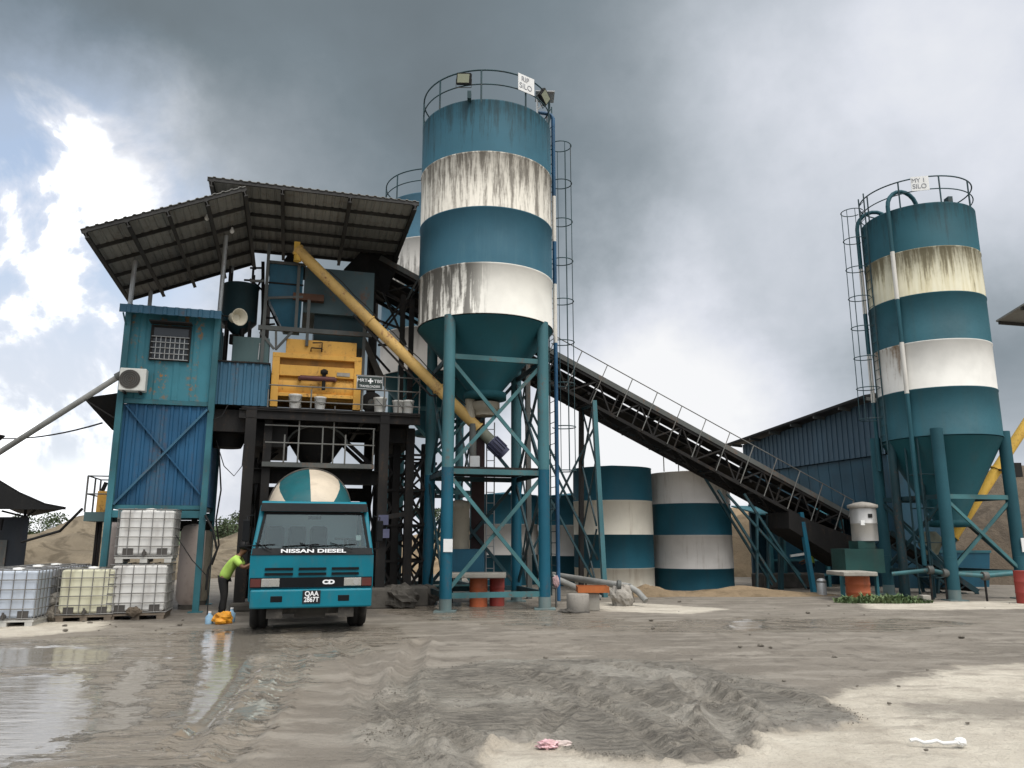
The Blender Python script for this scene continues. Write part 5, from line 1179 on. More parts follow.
m.bar((-gw+.10,ys_(z_gt)-.006,z_gt-.005), (gw-.10,ys_(z_gt)-.006,z_gt-.005), .02, .05); m.build('screen_seal', M['truck_blk'], tr)
m = MB(); zb_ = z_gb
m.hexa([(-HW+.02,-.012,z_pan+.006),(HW-.02,-.012,z_pan+.006),(HW-.02,.04,z_pan+.006),(-HW+.02,.04,z_pan+.006)], [(-HW+.03,ys_(zb_)-.02,zb_),(HW-.03,ys_(zb_)-.02,zb_),(HW-.03,ys_(zb_)+.03,zb_),(-HW+.03,ys_(zb_)+.03,zb_)]); m.build('scuttle', M['truck_blk'], tr)
txt('NISSAN DIESEL', .092, M['letter'], tr, face_mat((0,-.016,(z_pan+z_gb)/2+.01), (1,0,0), (0,.12,1)), sx=1.95, bold=.003)
m = MB(); b = [(-HW+.12,.20,z_vis-.05),(HW-.12,.20,z_vis-.05),(HW-.14,.40,z_vis-.03),(-HW+.14,.40,z_vis-.03)]
m.hexa(b, [(x*.985,y+.07,z_roof-.075) for x, y, z in b]); m.build('sun_visor', M['truck_blk'], tr)
for sx in (-1,1):
    m = MB()
    x0, x1 = sorted((sx*(HW-.013), sx*(HW+.004)))
    m.hexa([(x0,.30,z_pan+.06),(x1,.30,z_pan+.06),(x1,1.05,z_pan+.06),(x0,1.05,z_pan+.06)], [(x0-sx*.11,.5,z_gt),(x1-sx*.11,.5,z_gt),(x1-sx*.11,1.05,z_gt),(x0-sx*.11,1.05,z_gt)]); m.build('side_window', M['glass'], tr)
# wipers
for x0 in (-.75, .05, .72):
    m = MB(); za = z_gb-.03; m.tube((x0,-.03,za), (x0-.30 if x0 < .5 else x0-.42, ys_(z_gb+.10)-.03, z_gb+.10), .009, 6); m.tube((x0-.62 if x0 < .5 else x0-.80, ys_(z_gb+.03)-.03, z_gb+.03), (x0+.05, ys_(z_gb+.12)-.03, z_gb+.07), .009, 6); m.build('wiper', M['truck_blk'], tr)
# grille slots, lamp band, badge
for i in range(3):
    for j in range(2):
        x = -.60+.60*i; z = zpx(568.5+5*j); mm_ = MB().box(x-.25, x+.25, -.012, .03, z-.022, z+.022); mm_.build('grille_slot', M['truck_blk'], tr)
MB().box(-HW+.02, HW-.02, -.016, .03, z_hl0+.005, z_hl1).build('lamp_band', M['truck_blk'], tr)
for sx in (-1,1):
    x0, x1 = sorted((sx*.58, sx*.90)); hl = MB().box(x0, x1, -.035, -.017, z_hl0+.02, z_hl1-.015).build('headlight', M['lamp'], tr, bevel=.006)
    MB().tube((sx*.81,-.04,(z_hl0+z_hl1)/2), (sx*.81,-.0355,(z_hl0+z_hl1)/2), .055, 18).build('lens', M['inox'], hl); MB().tube((sx*.67,-.04,(z_hl0+z_hl1)/2), (sx*.67,-.0355,(z_hl0+z_hl1)/2), .062, 18).build('lens', M['lamp'], hl)
    x0, x1 = sorted((sx*.91, sx*(HW-.03))); MB().box(x0, x1, -.032, -.017, z_hl0+.02, z_hl1-.015).build('indicator', M['amber'], tr)
    m = MB(); m.box(*sorted((sx*HW, sx*(HW+.0))), 0, .01, z_hl0, z_hl0+.01)
txt('CD', .10, M['letter'], tr, face_mat((.30,-.018,(z_hl0+z_hl1)/2), (1,0,0), (0,0,1)), name='badge', sx=1.5, bold=.006)
m = MB(); m.box(-HW+.04, HW-.02, -.10, .25, z_b0, z_b1); m.build('bumper', M['truck'], tr, bevel=.03)
for sx in (-1,1): x = -.62 if sx < 0 else .58; MB().box(x-.105, x+.105, -.106, -.05, (z_b0+z_b1)/2-.055, (z_b0+z_b1)/2+.055).build('fog_lamp_recess', M['truck_blk'], tr, bevel=.01)
pz = (z_b0+z_b1)/2+.03; pl = MB().box(-.16, .16, -.112, -.103, pz-.115, pz+.115).build('number_plate', M['plate'], tr)
txt('QAA', .12, M['letter'], pl, face_mat((0,-.114,pz+.055), (1,0,0), (0,0,1)), ext=.002, sx=.95, bold=.003); txt('2867T', .12, M['letter'], pl, face_mat((0,-.114,pz-.05), (1,0,0), (0,0,1)), ext=.002, sx=.85, bold=.003)
# interior
for x in (-.72, -.30, .12, .74):
    if x > .5: continue
    s = MB(); s.box(x-.17, x+.17, 1.05, 1.17, z_pan+.0, z_gb+.42).build('seat', M['seat'], tr, bevel=.06)
MB().box(-HW+.1, HW-.1, .2, .55, z_pan+.008, z_gb+.03).build('dashboard', M['dash'], tr)
MB().box(-HW+.2, HW-.2, 1.60, 1.66, z_pan+.05, z_gt-.0).build('brightened_cab_lining', M['letter'], tr)  # panel added in white to brighten the dim cab interior
m = MB(); m.ring((.62,.62,z_gb+.17), .2, .018, 28); m.tube((.62,.62,z_gb+.17),(.62,.5,z_gb-.1), .03, 8); m.build('steering_wheel', M['rubber'], tr)
MB().tube((.74,.30,z_gb+.09), (.74,.36,z_gb+.11), .085, 18).build('dash_fan', M['rubber'], tr)
MB().box(.80, .90, .33, .34, z_gb+.14, z_gb+.24).build('permit_sticker', M['white'], tr)
m = MB(); m.box(-.12, .12, .34, .36, z_gt-.12, z_gt-.06); m.build('rear_view_mirror', M['black'], tr)
for sx in (-1,1):
    m = MB().path([(sx*HW,.25,z_gt-.05),(sx*(HW+.10),.08,z_gt-.08),(sx*(HW+.10),.08,z_gb+.0),(sx*HW,.1,z_gb-.03)], .014, 6); m.build('mirror_arm', M['truck_blk'], tr)
    x0, x1 = sorted((sx*(HW+.05), sx*(HW+.17))); MB().box(x0, x1, .06, .10, z_gb+.12, z_gt-.14).build('mirror', M['truck_blk'], tr, bevel=.015)
    x0, x1 = sorted((sx*(HW-.2), sx*(HW-.01))); MB().box(x0, x1, .62, 1.7, .72, z_hl0-.05).build('wheel_arch', M['truck_blk'], tr)
    MB().box(*sorted((sx*.5, sx*.78)), -.02, .12, z_b0-.18, z_b0-.005).build('step_bracket', M['mudsteel'], tr)
# chassis
m = MB(); m.box(-.45,-.36,.1,6.6,.55,.78); m.box(.36,.45,.1,6.6,.55,.78)
for y in (.3,1.6,3.0,4.6,6.4): m.box(-.359,.359,y,y+.1,.58,.74)
m.build('chassis', M['mudsteel'], tr)
m = MB().tube((-.85,1.12,.46),(.85,1.12,.46), .07, 12); m.box(-.3,.3,.95,1.3,.34,.55); m.box(-.7,.7,.2,.32,.34,.50); m.box(-.28,.28,.25,.8,.26,.54); m.build('front_axle', M['mudsteel'], tr)
m = MB().tube((-.5,4.35,.5),(.5,4.35,.5), .1, 12); m.tube((-.5,5.65,.5),(.5,5.65,.5), .1, 12); m.lathe((0,4.35,.5),[(.05,-.25),(.22,-.1),(.22,.1),(.05,.25)],16); m.build('rear_axle', M['mudsteel'], tr)
def wheel(x, y, wd):
    rw = .49; s = 1 if x > 0 else -1
    w_ = MB().lathe((x,y,rw), [(.27,-wd/2),(rw-.05,-wd/2),(rw,-wd/2+.05),(rw,-.03),(rw-.018,-.02),(rw-.018,.02),(rw,.03),(rw,wd/2-.05),(rw-.05,wd/2),(.27,wd/2)], 36, None, (False,False), (1,0,0)).build('wheel', M['rubber'], tr)
    MB().lathe((x,y,rw), [(.05,-.06),(.26,-.05),(.272,-wd/2+.01),(.272,wd/2-.01),(.26,.05),(.05,.06)], 28, None, (True,True), (1,0,0)).build('rim', M['mudsteel'], w_)
for x in (-.93,.93): wheel(x, 1.12, .33)
for y in (4.35, 5.65):
    for x in (-.93,-.62,.62,.93): wheel(x, y, .26)
for sx in (-1,1): MB().box(*sorted((sx*.55, sx*1.08)), 3.75, 3.78, .25, 1.0).build('mudguard', M['rubber'], tr)
MB().tube((.75,2.1,.72),(.75,3.1,.72), .26, 20).build('fuel_tank', M['mudsteel'], tr); MB().box(-1.02,-.55,2.1,2.9,.45,.95).build('battery_box', M['mudsteel'], tr)
# drum: tilted lathe with alternating painted sectors
ax = V((0, math.cos(R(12)), math.sin(R(12)))); dc = V((0, 2.35, 1.97))
prof = [(.28,-.12),(.62,.0),(.80,.35),(.93,.85),(.97,1.35),(.97,2.15),(.92,2.9),(.62,3.9),(.42,4.5)]
NS = 96; q = V((0,0,1)).rotation_difference(ax).to_matrix(); fxm = q@V((1,0,0)); fym = q@V((0,1,0))
def sect(i, k_):
    a = 2*PI*(k_+.5)/NS; p_ = fxm*math.cos(a)+fym*math.sin(a); th = math.degrees(math.atan2(p_.x, p_.z)) % 360
    return 1 if int(((th+4) % 360)//45) % 2 == 0 else 0
MB().lathe(dc, prof, NS, None, (True,True), ax, sect).build('drum', [M['drum_t'], M['drum_w']], tr)
MB().lathe(dc+ax*2.2, [(.975,-.05),(1.0,-.045),(1.0,.045),(.975,.05)], 64, None, (False,False), ax).build('drum_ring', M['mudsteel'], tr)
m = MB(); m.box(-.5,.5,2.0,2.3,.79,1.75); m.build('front_pedestal', M['mudsteel'], tr); m = MB(); m.box(-.75,-.6,4.75,5.0,.79,2.0); m.box(.6,.75,4.75,5.0,.79,2.0); m.box(-.6,.6,4.75,5.0,1.5,1.7); m.build('rear_pedestal', M['mudsteel'], tr)
m = MB(); m.hexa([(-.25,6.3,2.9),(.25,6.3,2.9),(.25,6.9,2.9),(-.25,6.9,2.9)], [(-.55,5.9,3.45),(.55,5.9,3.45),(.55,7.1,3.45),(-.55,7.1,3.45)]); m.build('charge_hopper', M['mudsteel'], tr)
m = MB(); m.hexa([(-.3,6.7,1.2),(.3,6.7,1.2),(.2,7.3,.8),(-.2,7.3,.8)], [(-.35,6.3,1.9),(.35,6.3,1.9),(.25,6.9,1.5),(-.25,6.9,1.5)]); m.build('discharge_chute', M['mudsteel'], tr)

# ------------------------------------------------------------------ people
def skin_obj(name, nodes, edges, mat, parent, sub=2, label=None):
    me = bpy.data.meshes.new(name); me.from_pydata([n[0] for n in nodes], edges, [])
    o = bpy.data.objects.new(name, me); C.objects.link(o)
    bm = bmesh.new(); bm.from_mesh(me); ly = bm.verts.layers.skin.verify()
    for v, n in zip(bm.verts, nodes): v[ly].radius = n[1] if isinstance(n[1], tuple) else (n[1], n[1])
    bm.verts.ensure_lookup_table(); bm.verts[0][ly].use_root = True
    bm.to_mesh(me); bm.free()
    o.modifiers.new('skin', 'SKIN').use_smooth_shade = True
    s = o.modifiers.new('sub', 'SUBSURF'); s.levels = sub; s.render_levels = sub
    dg = bpy.context.evaluated_depsgraph_get(); m2 = bpy.data.meshes.new_from_object(o.evaluated_get(dg)); bpy.data.objects.remove(o)
    m2.materials.clear(); m2.materials.append(mat); m2.polygons.foreach_set('use_smooth', [True]*len(m2.polygons))
    o = bpy.data.objects.new(name, m2); C.objects.link(o); o.parent = parent; OFF[o] = OFF.get(parent, V((0,0,0)))
    return tag(o, label)
def person(loc, rz, label, J, shirt, hat=None, sc_=1.0):
    """J: joint dictionary, facing +x"""
    t = thing('person', loc, label, 'person', None, rz or 1e-9); t.scale = (sc_,)*3
    P = {k_: V(v) for k_, v in J.items()}
    N = [(P['pel'],(.095,.08)),(P['waist'],(.105,.08)),(P['chest'],(.16,.12)),(P['neck0'],.06),(P['neck'],.055),(P['head0'],(.085,.075)),(P['head'],(.105,.085)),(P['crown'],(.07,.06))]
    E = [(0,1),(1,2),(2,3),(3,4),(4,5),(5,6),(6,7)]
    fd = (P['head']-P['neck']); fwd = V((1,0,0)); 
    def add(par, p, r): N.append((V(p), r)); E.append((par, len(N)-1)); return len(N)-1
    fx = J.get('face', (1,0,-.2)); fx = V(fx).normalized()
    add(5, P['head0']+fx*.085+V((0,0,.0)), .022)
    for s, q in ((1,'l'),(-1,'r')):
        i = add(2, P['sh_'+q], .062); i = add(i, P['el_'+q], .045); i = add(i, P['wr_'+q], .03)
        hd = (P['wr_'+q]-P['el_'+q]).normalized(); sd2 = V((0,1,0))-hd*hd.y; sd2.normalize(); pn = hd.cross(sd2)
        pm = add(i, P['wr_'+q]+hd*.055, (.036,.02))
        for f, (o_, l_) in enumerate(((-.033,.075),(-.011,.088),(.011,.082),(.033,.062))):
            b0 = add(pm, P['wr_'+q]+hd*.10+sd2*o_, .0105); b1 = add(b0, P['wr_'+q]+hd*(.10+l_*.55)+sd2*o_-pn*.012*s, .0095); add(b1, P['wr_'+q]+hd*(.10+l_*.85)+sd2*o_-pn*.04*s, .008)
        b0 = add(i, P['wr_'+q]+hd*.04+sd2*.045*s, .012); add(b0, P['wr_'+q]+hd*.085+sd2*.062*s, .010)
        i = add(0, P['hip_'+q], .08); i = add(i, P['kn_'+q], .062); i = add(i, P['an_'+q], .042); add(i, P['an_'+q]+V((.14,0,-.05)), .038)
    skin_obj('body', N, E, M['skin'], t)
    g = lambda a, b, f: P[a]*(1-f)+P[b]*f
    n = [(P['pel']+V((-.015,0,-.09)),(.19,.165)),(P['waist'],(.165,.135)),(P['chest'],(.185,.145)),(g('chest','neck0',.75),(.10,.09))]; e = [(0,1),(1,2),(2,3)]
    for q in 'lr':
        n += [(P['sh_'+q],.085),(g('sh_'+q,'el_'+q,.75),.072)]; e += [(2,len(n)-2),(len(n)-2,len(n)-1)]
    skin_obj('shirt', n, e, M[shirt], t)
    n = [(P['pel']*.55+P['waist']*.45,(.145,.12))]; e = []
    for q in 'lr':
        n += [(P['hip_'+q]+V((0,0,-.03)),.10),(P['kn_'+q],.085),(g('kn_'+q,'an_'+q,.92),.068)]; k_ = len(n); e += [(0,k_-3),(k_-3,k_-2),(k_-2,k_-1)]
    skin_obj('trousers', n, e, M['blacktr'], t)
    for q in 'lr':
        skin_obj('boot', [(P['an_'+q]+V((0,0,.10)),.058),(P['an_'+q]+V((0,0,-.01)),.058),(P['an_'+q]+V((.10,0,-.04)),(.05,.045)),(P['an_'+q]+V((.18,0,-.05)),(.042,.036))], [(0,1),(1,2),(2,3)], M['boot'], t)
    hc = P['head']+(P['crown']-P['head'])*.35-fx*.022
    m = MB().lathe(hc, [(.02,-.10),(.10,-.085),(.128,-.02),(.125,.04),(.098,.09),(.04,.125),(.005,.13)], 20, None, (True,True), (P['crown']-P['head']).normalized()); m.build('hair', M['hair'], t)
    for s in (1,-1): c_ = P['head0']+(P['head']-P['head0'])*.55+fx*.082+V((0,.034*s,0)); MB().lathe(c_, [(.002,-.011),(.010,-.006),(.010,.006),(.002,.011)], 8).build('eye', M['hair'], t)
    return t
J1 = dict(pel=(0,0,.90), waist=(.07,0,1.04), chest=(.22,0,1.25), neck0=(.33,0,1.38), neck=(.36,0,1.42), head0=(.39,0,1.49), head=(.42,0,1.56), crown=(.45,0,1.65), face=(1,0,-.45),
     sh_l=(.27,.19,1.30), el_l=(.42,.24,1.08), wr_l=(.64,.16,1.14), sh_r=(.27,-.19,1.30), el_r=(.46,-.22,1.10), wr_r=(.68,-.14,1.22),
     hip_l=(-.01,.10,.84), kn_l=(.02,.14,.48), an_l=(-.06,.14,.09), hip_r=(-.01,-.10,.84), kn_r=(.06,-.12,.48), an_r=(.05,-.12,.09))
px_ = G(221, 617); pr1 = person((px_[0], px_[1], 0), R(8), 'person in lime shirt and black trousers leaning towards the side of the mixer truck', J1, 'lime', None, .97)
J2 = dict(pel=(0,0,.92), waist=(0,0,1.06), chest=(.03,0,1.29), neck0=(.03,0,1.43), neck=(.04,0,1.47), head0=(.05,0,1.54), head=(.06,0,1.61), crown=(.06,0,1.70), face=(1,0,-.1),
     sh_l=(.03,.2,1.36), el_l=(.06,.26,1.08), wr_l=(.25,.2,1.0), sh_r=(.03,-.2,1.36), el_r=(.05,-.26,1.08), wr_r=(.22,-.2,.95),
     hip_l=(0,.1,.86), kn_l=(.02,.11,.48), an_l=(0,.12,.09), hip_r=(0,-.1,.86), kn_r=(.03,-.11,.48), an_r=(.02,-.12,.09))
q = PD(812, 580, 23.6); person((q.x, q.y, 0), R(150), 'person in pale yellow-green shirt standing half hidden behind the blue post under the conveyor', J2, 'lime', None, .95)

# items at the worker's feet
q = G(222, 624); t = thing('orange_bag', (q[0],q[1],0), 'crumpled orange and red bag on the wet ground at the worker\'s feet', 'bag')
def lump(c, r, seed, mat, name, parent, sq=(1,1,1), amp=.3, n=20):
    vs = []; fs = []
    for j in range(n//2+1):
        for i in range(n):
            th = PI*j/(n//2); ph = 2*PI*i/n; d = V((math.sin(th)*math.cos(ph), math.sin(th)*math.sin(ph), math.cos(th)))
            k_ = r*(1+amp*noise.fractal(d*1.9+V((seed,0,0)), .8, 2, 4)); vs.append(V(c)+V((d.x*k_*sq[0], d.y*k_*sq[1], d.z*k_*sq[2])))
    for j in range(n//2):
        for i in range(n): fs.append((j*n+i, (j+1)*n+i, (j+1)*n+(i+1)%n, j*n+(i+1)%n))
    m = MB(); m.add(vs, fs, 0, False); return m.build(name, mat, parent)
lump((q[0],q[1],.11), .17, 3, M['bag'], 'sack', t, (1.3,.9,.75), .35)
q = G(209, 624); t = thing('blue_bottle', (q[0],q[1],0), 'pale blue plastic bottle left of the orange bag', 'bottle')
MB().lathe((q[0],q[1],0), [(.07,0),(.08,.02),(.08,.14),(.035,.19),(.028,.22)], 16).build('body', M['bag2'], t); MB().lathe((q[0],q[1],0), [(.032,.221),(.032,.25)], 12).build('cap', M['letter'], t)
q = G(231, 622); t = thing('blue_bottle', (q[0],q[1],0), 'pale blue plastic bottle right of the orange bag', 'bottle')
MB().lathe((q[0],q[1],0), [(.07,0),(.08,.02),(.08,.17),(.035,.22),(.028,.26)], 16).build('body', M['bag2'], t); MB().lathe((q[0],q[1],0), [(.032,.261),(.032,.29)], 12).build('cap', M['letter'], t)

# ------------------------------------------------------------------ intermediate bulk containers (local: front faces -y)
def tote(mat, matp, nx_=5):
    t = thing('bulk_container', (0,0,0), 'x', 'container', 'caged bulk containers', 1e-9)
    w_, d_, h_ = .56, .5, 1.12
    b = MB().box(-w_+.03, w_-.03, -d_+.03, d_-.03, .16, h_-.03); b.build('bottle', mat, t, bevel=.05)
    MB().lathe((0,0,0), [(.11,h_-.03),(.11,h_+.02),(.02,h_+.03)], 20).build('fill_cap', M['ibc_w'], t)
    m = MB()
    for i in range(nx_+1):
        x = -w_+2*w_*i/nx_
        for y in (-d_, d_): m.tube((x,y,.13),(x,y,h_), .009, 6)
    for i in range(1, nx_):
        y = -d_+2*d_*i/nx_
        for x in (-w_, w_): m.tube((x,y,.13),(x,y,h_), .009, 6)
    for i in range(6):
        z = .15+(h_-.16)*i/5; m.path([(-w_,-d_-.012,z),(w_,-d_-.012,z),(w_+.012,-d_,z),(w_+.012,d_,z),(w_,d_+.012,z),(-w_,d_+.012,z),(-w_-.012,d_,z),(-w_-.012,-d_,z)], .011, 5, closed=True)
    for x in (-.25,.25): m.tube((x,-d_,h_+.005),(x,d_,h_+.005), .011, 6)
    m.build('cage', M['cage'], t)
    m = MB()
    for x in (-w_+.02, -.07, w_-.16): m.box(x, x+.14, -d_, d_, .0, .085)
    m.box(-w_, w_, -d_-.005, d_+.005, .086, .125)
    m.build('pallet', matp, t)
    m = MB().tube((0,-d_+.03,.20),(0,-d_-.03,.20), .045, 14); m.box(-.02,.02,-d_-.05,-d_-.03,.15,.28); m.build('outlet_valve', M['ac_dk'], t)
    for x in (-.42,.24): MB().box(x, x+.20, -d_+.012, -d_+.028, .14, .30).build('corner_guard', M['ac_dk'], t)
    return t
tw = tote(M['ibc_w'], M['wood']); ty = tote(M['ibc_y'], M['wood']); tb = tote(M['ibc_b'], M['pallet_w']); tg = tote(M['ibc_g'], M['wood'])
def put(t, px, py, lb, z=0, rz=PSI, s=1, dd=.5):
    x, y = G(px, py); p = V((x, y, z))+V((-math.sin(rz), math.cos(rz), 0))*dd*s; t.location = p; t.rotation_euler.z = rz; t.scale = (s,s,s); t['label'] = lb; return p
pw = put(tw, 135, 620, 'grimy white caged bulk container on the ground, lower one of the stacked pair', 0, PSI, 1.04)
tw2 = tote(M['ibc_w'], M['pallet_w']); tw2.location = pw+V((.0,.1,1.19)); tw2.rotation_euler.z = PSI+.03; tw2['label'] = 'cleaner white caged bulk container stacked on top of another by the cabin post'; tw2.scale = (1.04,)*3
put(ty, 83, 621.5, 'yellowish caged bulk container left of the stacked pair', 0, PSI, .97)
p = put(tb, 2, 627, 'bluish-white caged bulk container at the left edge, front of its row', 0, PSI-.06, .98)
back = V((-math.sin(PSI-.06), math.cos(PSI-.06), 0))
tg.location = p+back*1.08; tg.rotation_euler.z = PSI-.06; tg['label'] = 'grey caged bulk container standing right behind the bluish one at the left edge'
t3 = copy_tree(tg); t3.location = p+back*2.2; t3['label'] = 'grey caged bulk container, rearmost of the row at the left edge'
t4 = copy_tree(tg); x_, y_ = G(55, 605); t4.location = (x_-.1, y_+.9, 0); t4['label'] = 'dark grey caged bulk container behind the yellowish one'; t4.rotation_euler.z = PSI+.1; t4.scale = (.9,.9,.9)
# old hose on the cage
t = thing('cloth_scrap', pw+V((.15,-.42,.12)), 'muddy rag caught at the foot of the lower white container', 'rag'); lump(pw+V((.13,-.56,.18)), .12, 8, M['browns'], 'cloth', t, (1.4,.35,.8))
# vessels behind the containers
def vessel(px0, px1, py0, py1, Y, mat, label, name='pressure_vessel'):
    p0, p1 = PY(px0,(py0+py1)/2,Y), PY(px1,(py0+py1)/2,Y); r = (p1.x-p0.x)/2; c = V(((p0.x+p1.x)/2, Y+r, 0)); zt = PY(px0,py0,Y).z; zb = max(0, PY(px0,py1,Y).z)
    t = thing(name, c+V((0,0,zb)), label, 'vessel'); MB().lathe(c, [(r*.6,.0),(r*.7,.12),(r,.25),(r,zt-.2),(r*.8,zt-.05),(r*.3,zt),(.05,zt+.02)], 36).build('shell', mat, t)
    MB().lathe(c, [(r*.75,-.02),(r*.78,.11)], 24).build('skirt', M['mudsteel'], t)
    MB().lathe(c, [(.07,zt),(.07,zt+.18),(.11,zt+.19),(.11,zt+.24)], 14).build('nozzle', M['steel_dk'], t); return t
vessel(174, 198, 524, 606, 19.5, M['vessel'], 'pinkish white upright vessel behind the container stack, at the right cabin post')
vessel(97, 120, 521, 600, 21.5, M['vessel'], 'pale upright vessel in the shade behind the left cabin post')
vessel(196, 208, 530, 606, 20.9, M['filter'], 'narrow brown upright vessel just right of the pinkish one')
# blue drum behind
q = G(103, 598); t = thing('blue_drum', (q[0],q[1]+1.2,0), 'small blue drum in the dark below the landing', 'drum'); MB().lathe((q[0],q[1]+1.2,0), [(.28,0),(.29,.3),(.30,.31),(.29,.32),(.29,.6),(.30,.61),(.29,.62),(.29,.9),(.05,.91)], 28).build('barrel', M['blue'], t); MB().lathe((q[0]+.1,q[1]+1.2,.91), [(.05,0),(.05,.03)], 12).build('bung', M['white'], t)
# rubble block beside the containers
q = G(50, 622); t = thing('concrete_rubble', (q[0],q[1],0), 'broken concrete lumps stacked between the left containers', 'rubble')
lump((q[0],q[1]+.1,.16), .22, 5, M['rock'], 'lower_lump', t, (1,.8,.8)); lump((q[0]-.02,q[1]+.2,.44), .21, 6, M['concrete'], 'upper_lump', t, (1,.9,.7), .2)

# ------------------------------------------------------------------ far left shelter, pipe, wires
sh = thing('left_shelter', PY(10,560,23), 'black swept roof shelter with dark slate wall at the left edge', 'shelter')
pts = [PY(-60,468,22.5), PY(0,480,22.5), PY(20,492,22.5), PY(45,503,22.5), PY(66,507,22.5)]
m = MB(); n = len(pts); bk = V((-5.2,7,0)); vs = []
for dz, off in ((0,V((0,0,0))),(0,bk)):
    for p in pts: vs.append(p+off)
vs2 = [V((v.x, v.y, pts[-1].z-.06)) if False else v-V((0,0,.05)) for v in vs]
fs = []
for i in range(n-1): fs += [(i,i+1,n+i+1,n+i), (2*n+i+1,2*n+i,3*n+i,3*n+i+1), (i+1,i,2*n+i,2*n+i+1), (n+i,n+i+1,3*n+i+1,3*n+i)]
fs += [(0,n,3*n,2*n),(n-1,3*n-1,4*n-1,2*n-1)]
m.add(vs+vs2, fs); m.build('roof', M['black'], sh)
zlo = PY(30,509,22.5).z
m = MB(); tri = [PY(-60,509,22.48), PY(66,509.5,22.48)]+[p+V((0,-.02,-.06)) for p in pts[::-1]]
m.add(tri+[p+V((0,.04,0)) for p in tri], [tuple(range(len(tri)-1,-1,-1)), tuple(range(len(tri),2*len(tri)))]+[(i,(i+1)%len(tri),len(tri)+(i+1)%len(tri),len(tri)+i) for i in range(len(tri))]); m.build('gable_sheet', M['black'], sh)
w0_, w1_ = PY(-60,540,23.2), PY(27,540,23.2); zw = PY(20,517,23.2).z
MB().hexa([(w0_.x,23.2,0),(w1_.x,23.2,0),(w1_.x*1.13,26.2,0),(w0_.x*1.13,26.2,0)], [(w0_.x,23.2,zw),(w1_.x,23.2,zw),(w1_.x*1.13,26.2,zw),(w0_.x*1.13,26.2,zw)]).build('wall', M['dkwall'], sh); MB().box(PY(-20,540,23.15).x, PY(7,540,23.15).x, 23.16, 23.19, 0, PY(5,540,23.15).z).build('door', M['steel_md'], sh)
m = MB(); m.tube(PY(2,511,22.9), PY(26,517,22.9), .03, 6); m.tube(PY(26,517,22.9), PY(35,510,22.9), .03, 6); m.tube(PY(2,519,22.9), PY(0,530,22.9), .05, 6); m.build('bracket', M['steel_dk'], sh)
for x in (w0_.x+.2, w1_.x-.1): MB().tube((x,23.12,zw), (x,23.12,zlo+.1), .04, 8).build('post', M['steel_dk'], sh)
dp = thing('delivery_pipe', PY(60,420,19.5), 'pale grey pipe sloping up from the left edge to the cabin', 'pipe')
MB().tube(PY(-30,471,18.6), PD(121,375,D0-.1), .07, 14).build('pipe', M['pipe_gr'], dp); c_ = PD(121,375,D0-.1); MB().tube(c_+V((-.1,0,-.06)), c_+V((.05,0,.03)), .10, 14).build('collar', M['steel_md'], dp)
def cable(pts, label, r=.014, sag=.0, n=16, cat='cable'):
    P0, P1 = V(pts[0]), V(pts[-1])
    if len(pts) == 2: P = [P0*(1-i/n)+P1*(i/n)-V((0,0,sag*4*(i/n)*(1-i/n))) for i in range(n+1)]
    else: P = pts
    return MB().path(P, r, 6).build('cable', M['cable'], None, label, cat)
cable([PY(-40,431,30), PD(102,423,D0+1.4)], 'thin cable crossing the sky from the left edge to the awning', .022, .35)
cable([PY(22,542,22.5), PD(60,531,21.8), PD(82,509,D0+.9)], 'dark hose rising from the left shelter to the landing', .035)
cable([PD(216,440,D0+.6), PD(224,466,D0+.6), PD(234,476,D0+.6), PD(242,466,D0+.6), PD(244,445,D0+.6)], 'black cable hanging in a loop below the blue booth', .012)
cable([PD(219,450,D0+.8), PD(221,490,D0+.8), PD(216,520,D0+.8), PD(219,545,D0+.8), PD(212,565,D0+.8)], 'black cables dangling beside the right cabin post', .02)
cable([PD(205,515,D0-.14), PD(213,530,D0-.14), PD(217,550,D0-.14), PD(208,570,D0-.14), PD(206,590,D0-.14)], 'thick black hose curling down the right cabin post', .03)
cable([PD(176,535,18.9), PD(192,560,18.9), PD(206,575,18.9), PD(208,600,18.9), PD(207,617,18.9)], 'thin pale hose hanging by the pinkish vessel', .012)
t3_ = [PD(228,405,D0+.05), PD(222,416,D0+.05), PD(212,420,D0+.05), PD(208,410,D0-.12)]; cable(t3_, 'cable looping from the blue booth to the cabin post', .012)
lo = PY(0,437,24); t = thing('roof_corner', lo, 'dark roof corner poking in at the left edge above the pipe', 'roof'); b = [PY(-50,425,24), PY(5,437,24), PY(0,441,25), PY(-50,441,25)]; MB().hexa(b, [p+V((0,0,.05)) for p in b]).build('sheet', M['black'], t)
MB().tube(PY(-45,436,24.5), V((PY(-45,436,24.5).x, 24.5, 0)), .06, 8).build('post', M['steel_dk'], t)

# ------------------------------------------------------------------ things under and around the silos
def drumslab(px, w, py0, py1, Y, mat, label, slab=None):
    r = w/2/FPX*Y; p = PY(px,(py0+py1)/2,Y+r); zt = PY(px,py0,Y).z; c = V((p.x, Y+r, 0)); t = thing('steel_drum', c, label, 'drum')
    pr_ = [(r*.97,0)]
    for f in (.33,.66): pr_ += [(r*.97,zt*f-.02),(r*1.02,zt*f),(r*.97,zt*f+.02)]
    pr_ += [(r*.97,zt-.02),(r*1.01,zt),(.05,zt)]; MB().lathe(c, pr_, 32).build('barrel', mat, t)
    if slab: x0, x1 = PY(slab[0],py0,Y).x, PY(slab[1],py0,Y).x; MB().box(x0, x1, Y-.25, Y+2*r+.3, zt+.005, zt+.12).build('cover_slab', M['slab'], t, bevel=.02)
    return t, c, zt
drumslab(478.5, 18, 578, 608, 20.3, M['terra'], 'orange steel drum under the tall silo, the left of two', (444, 506))
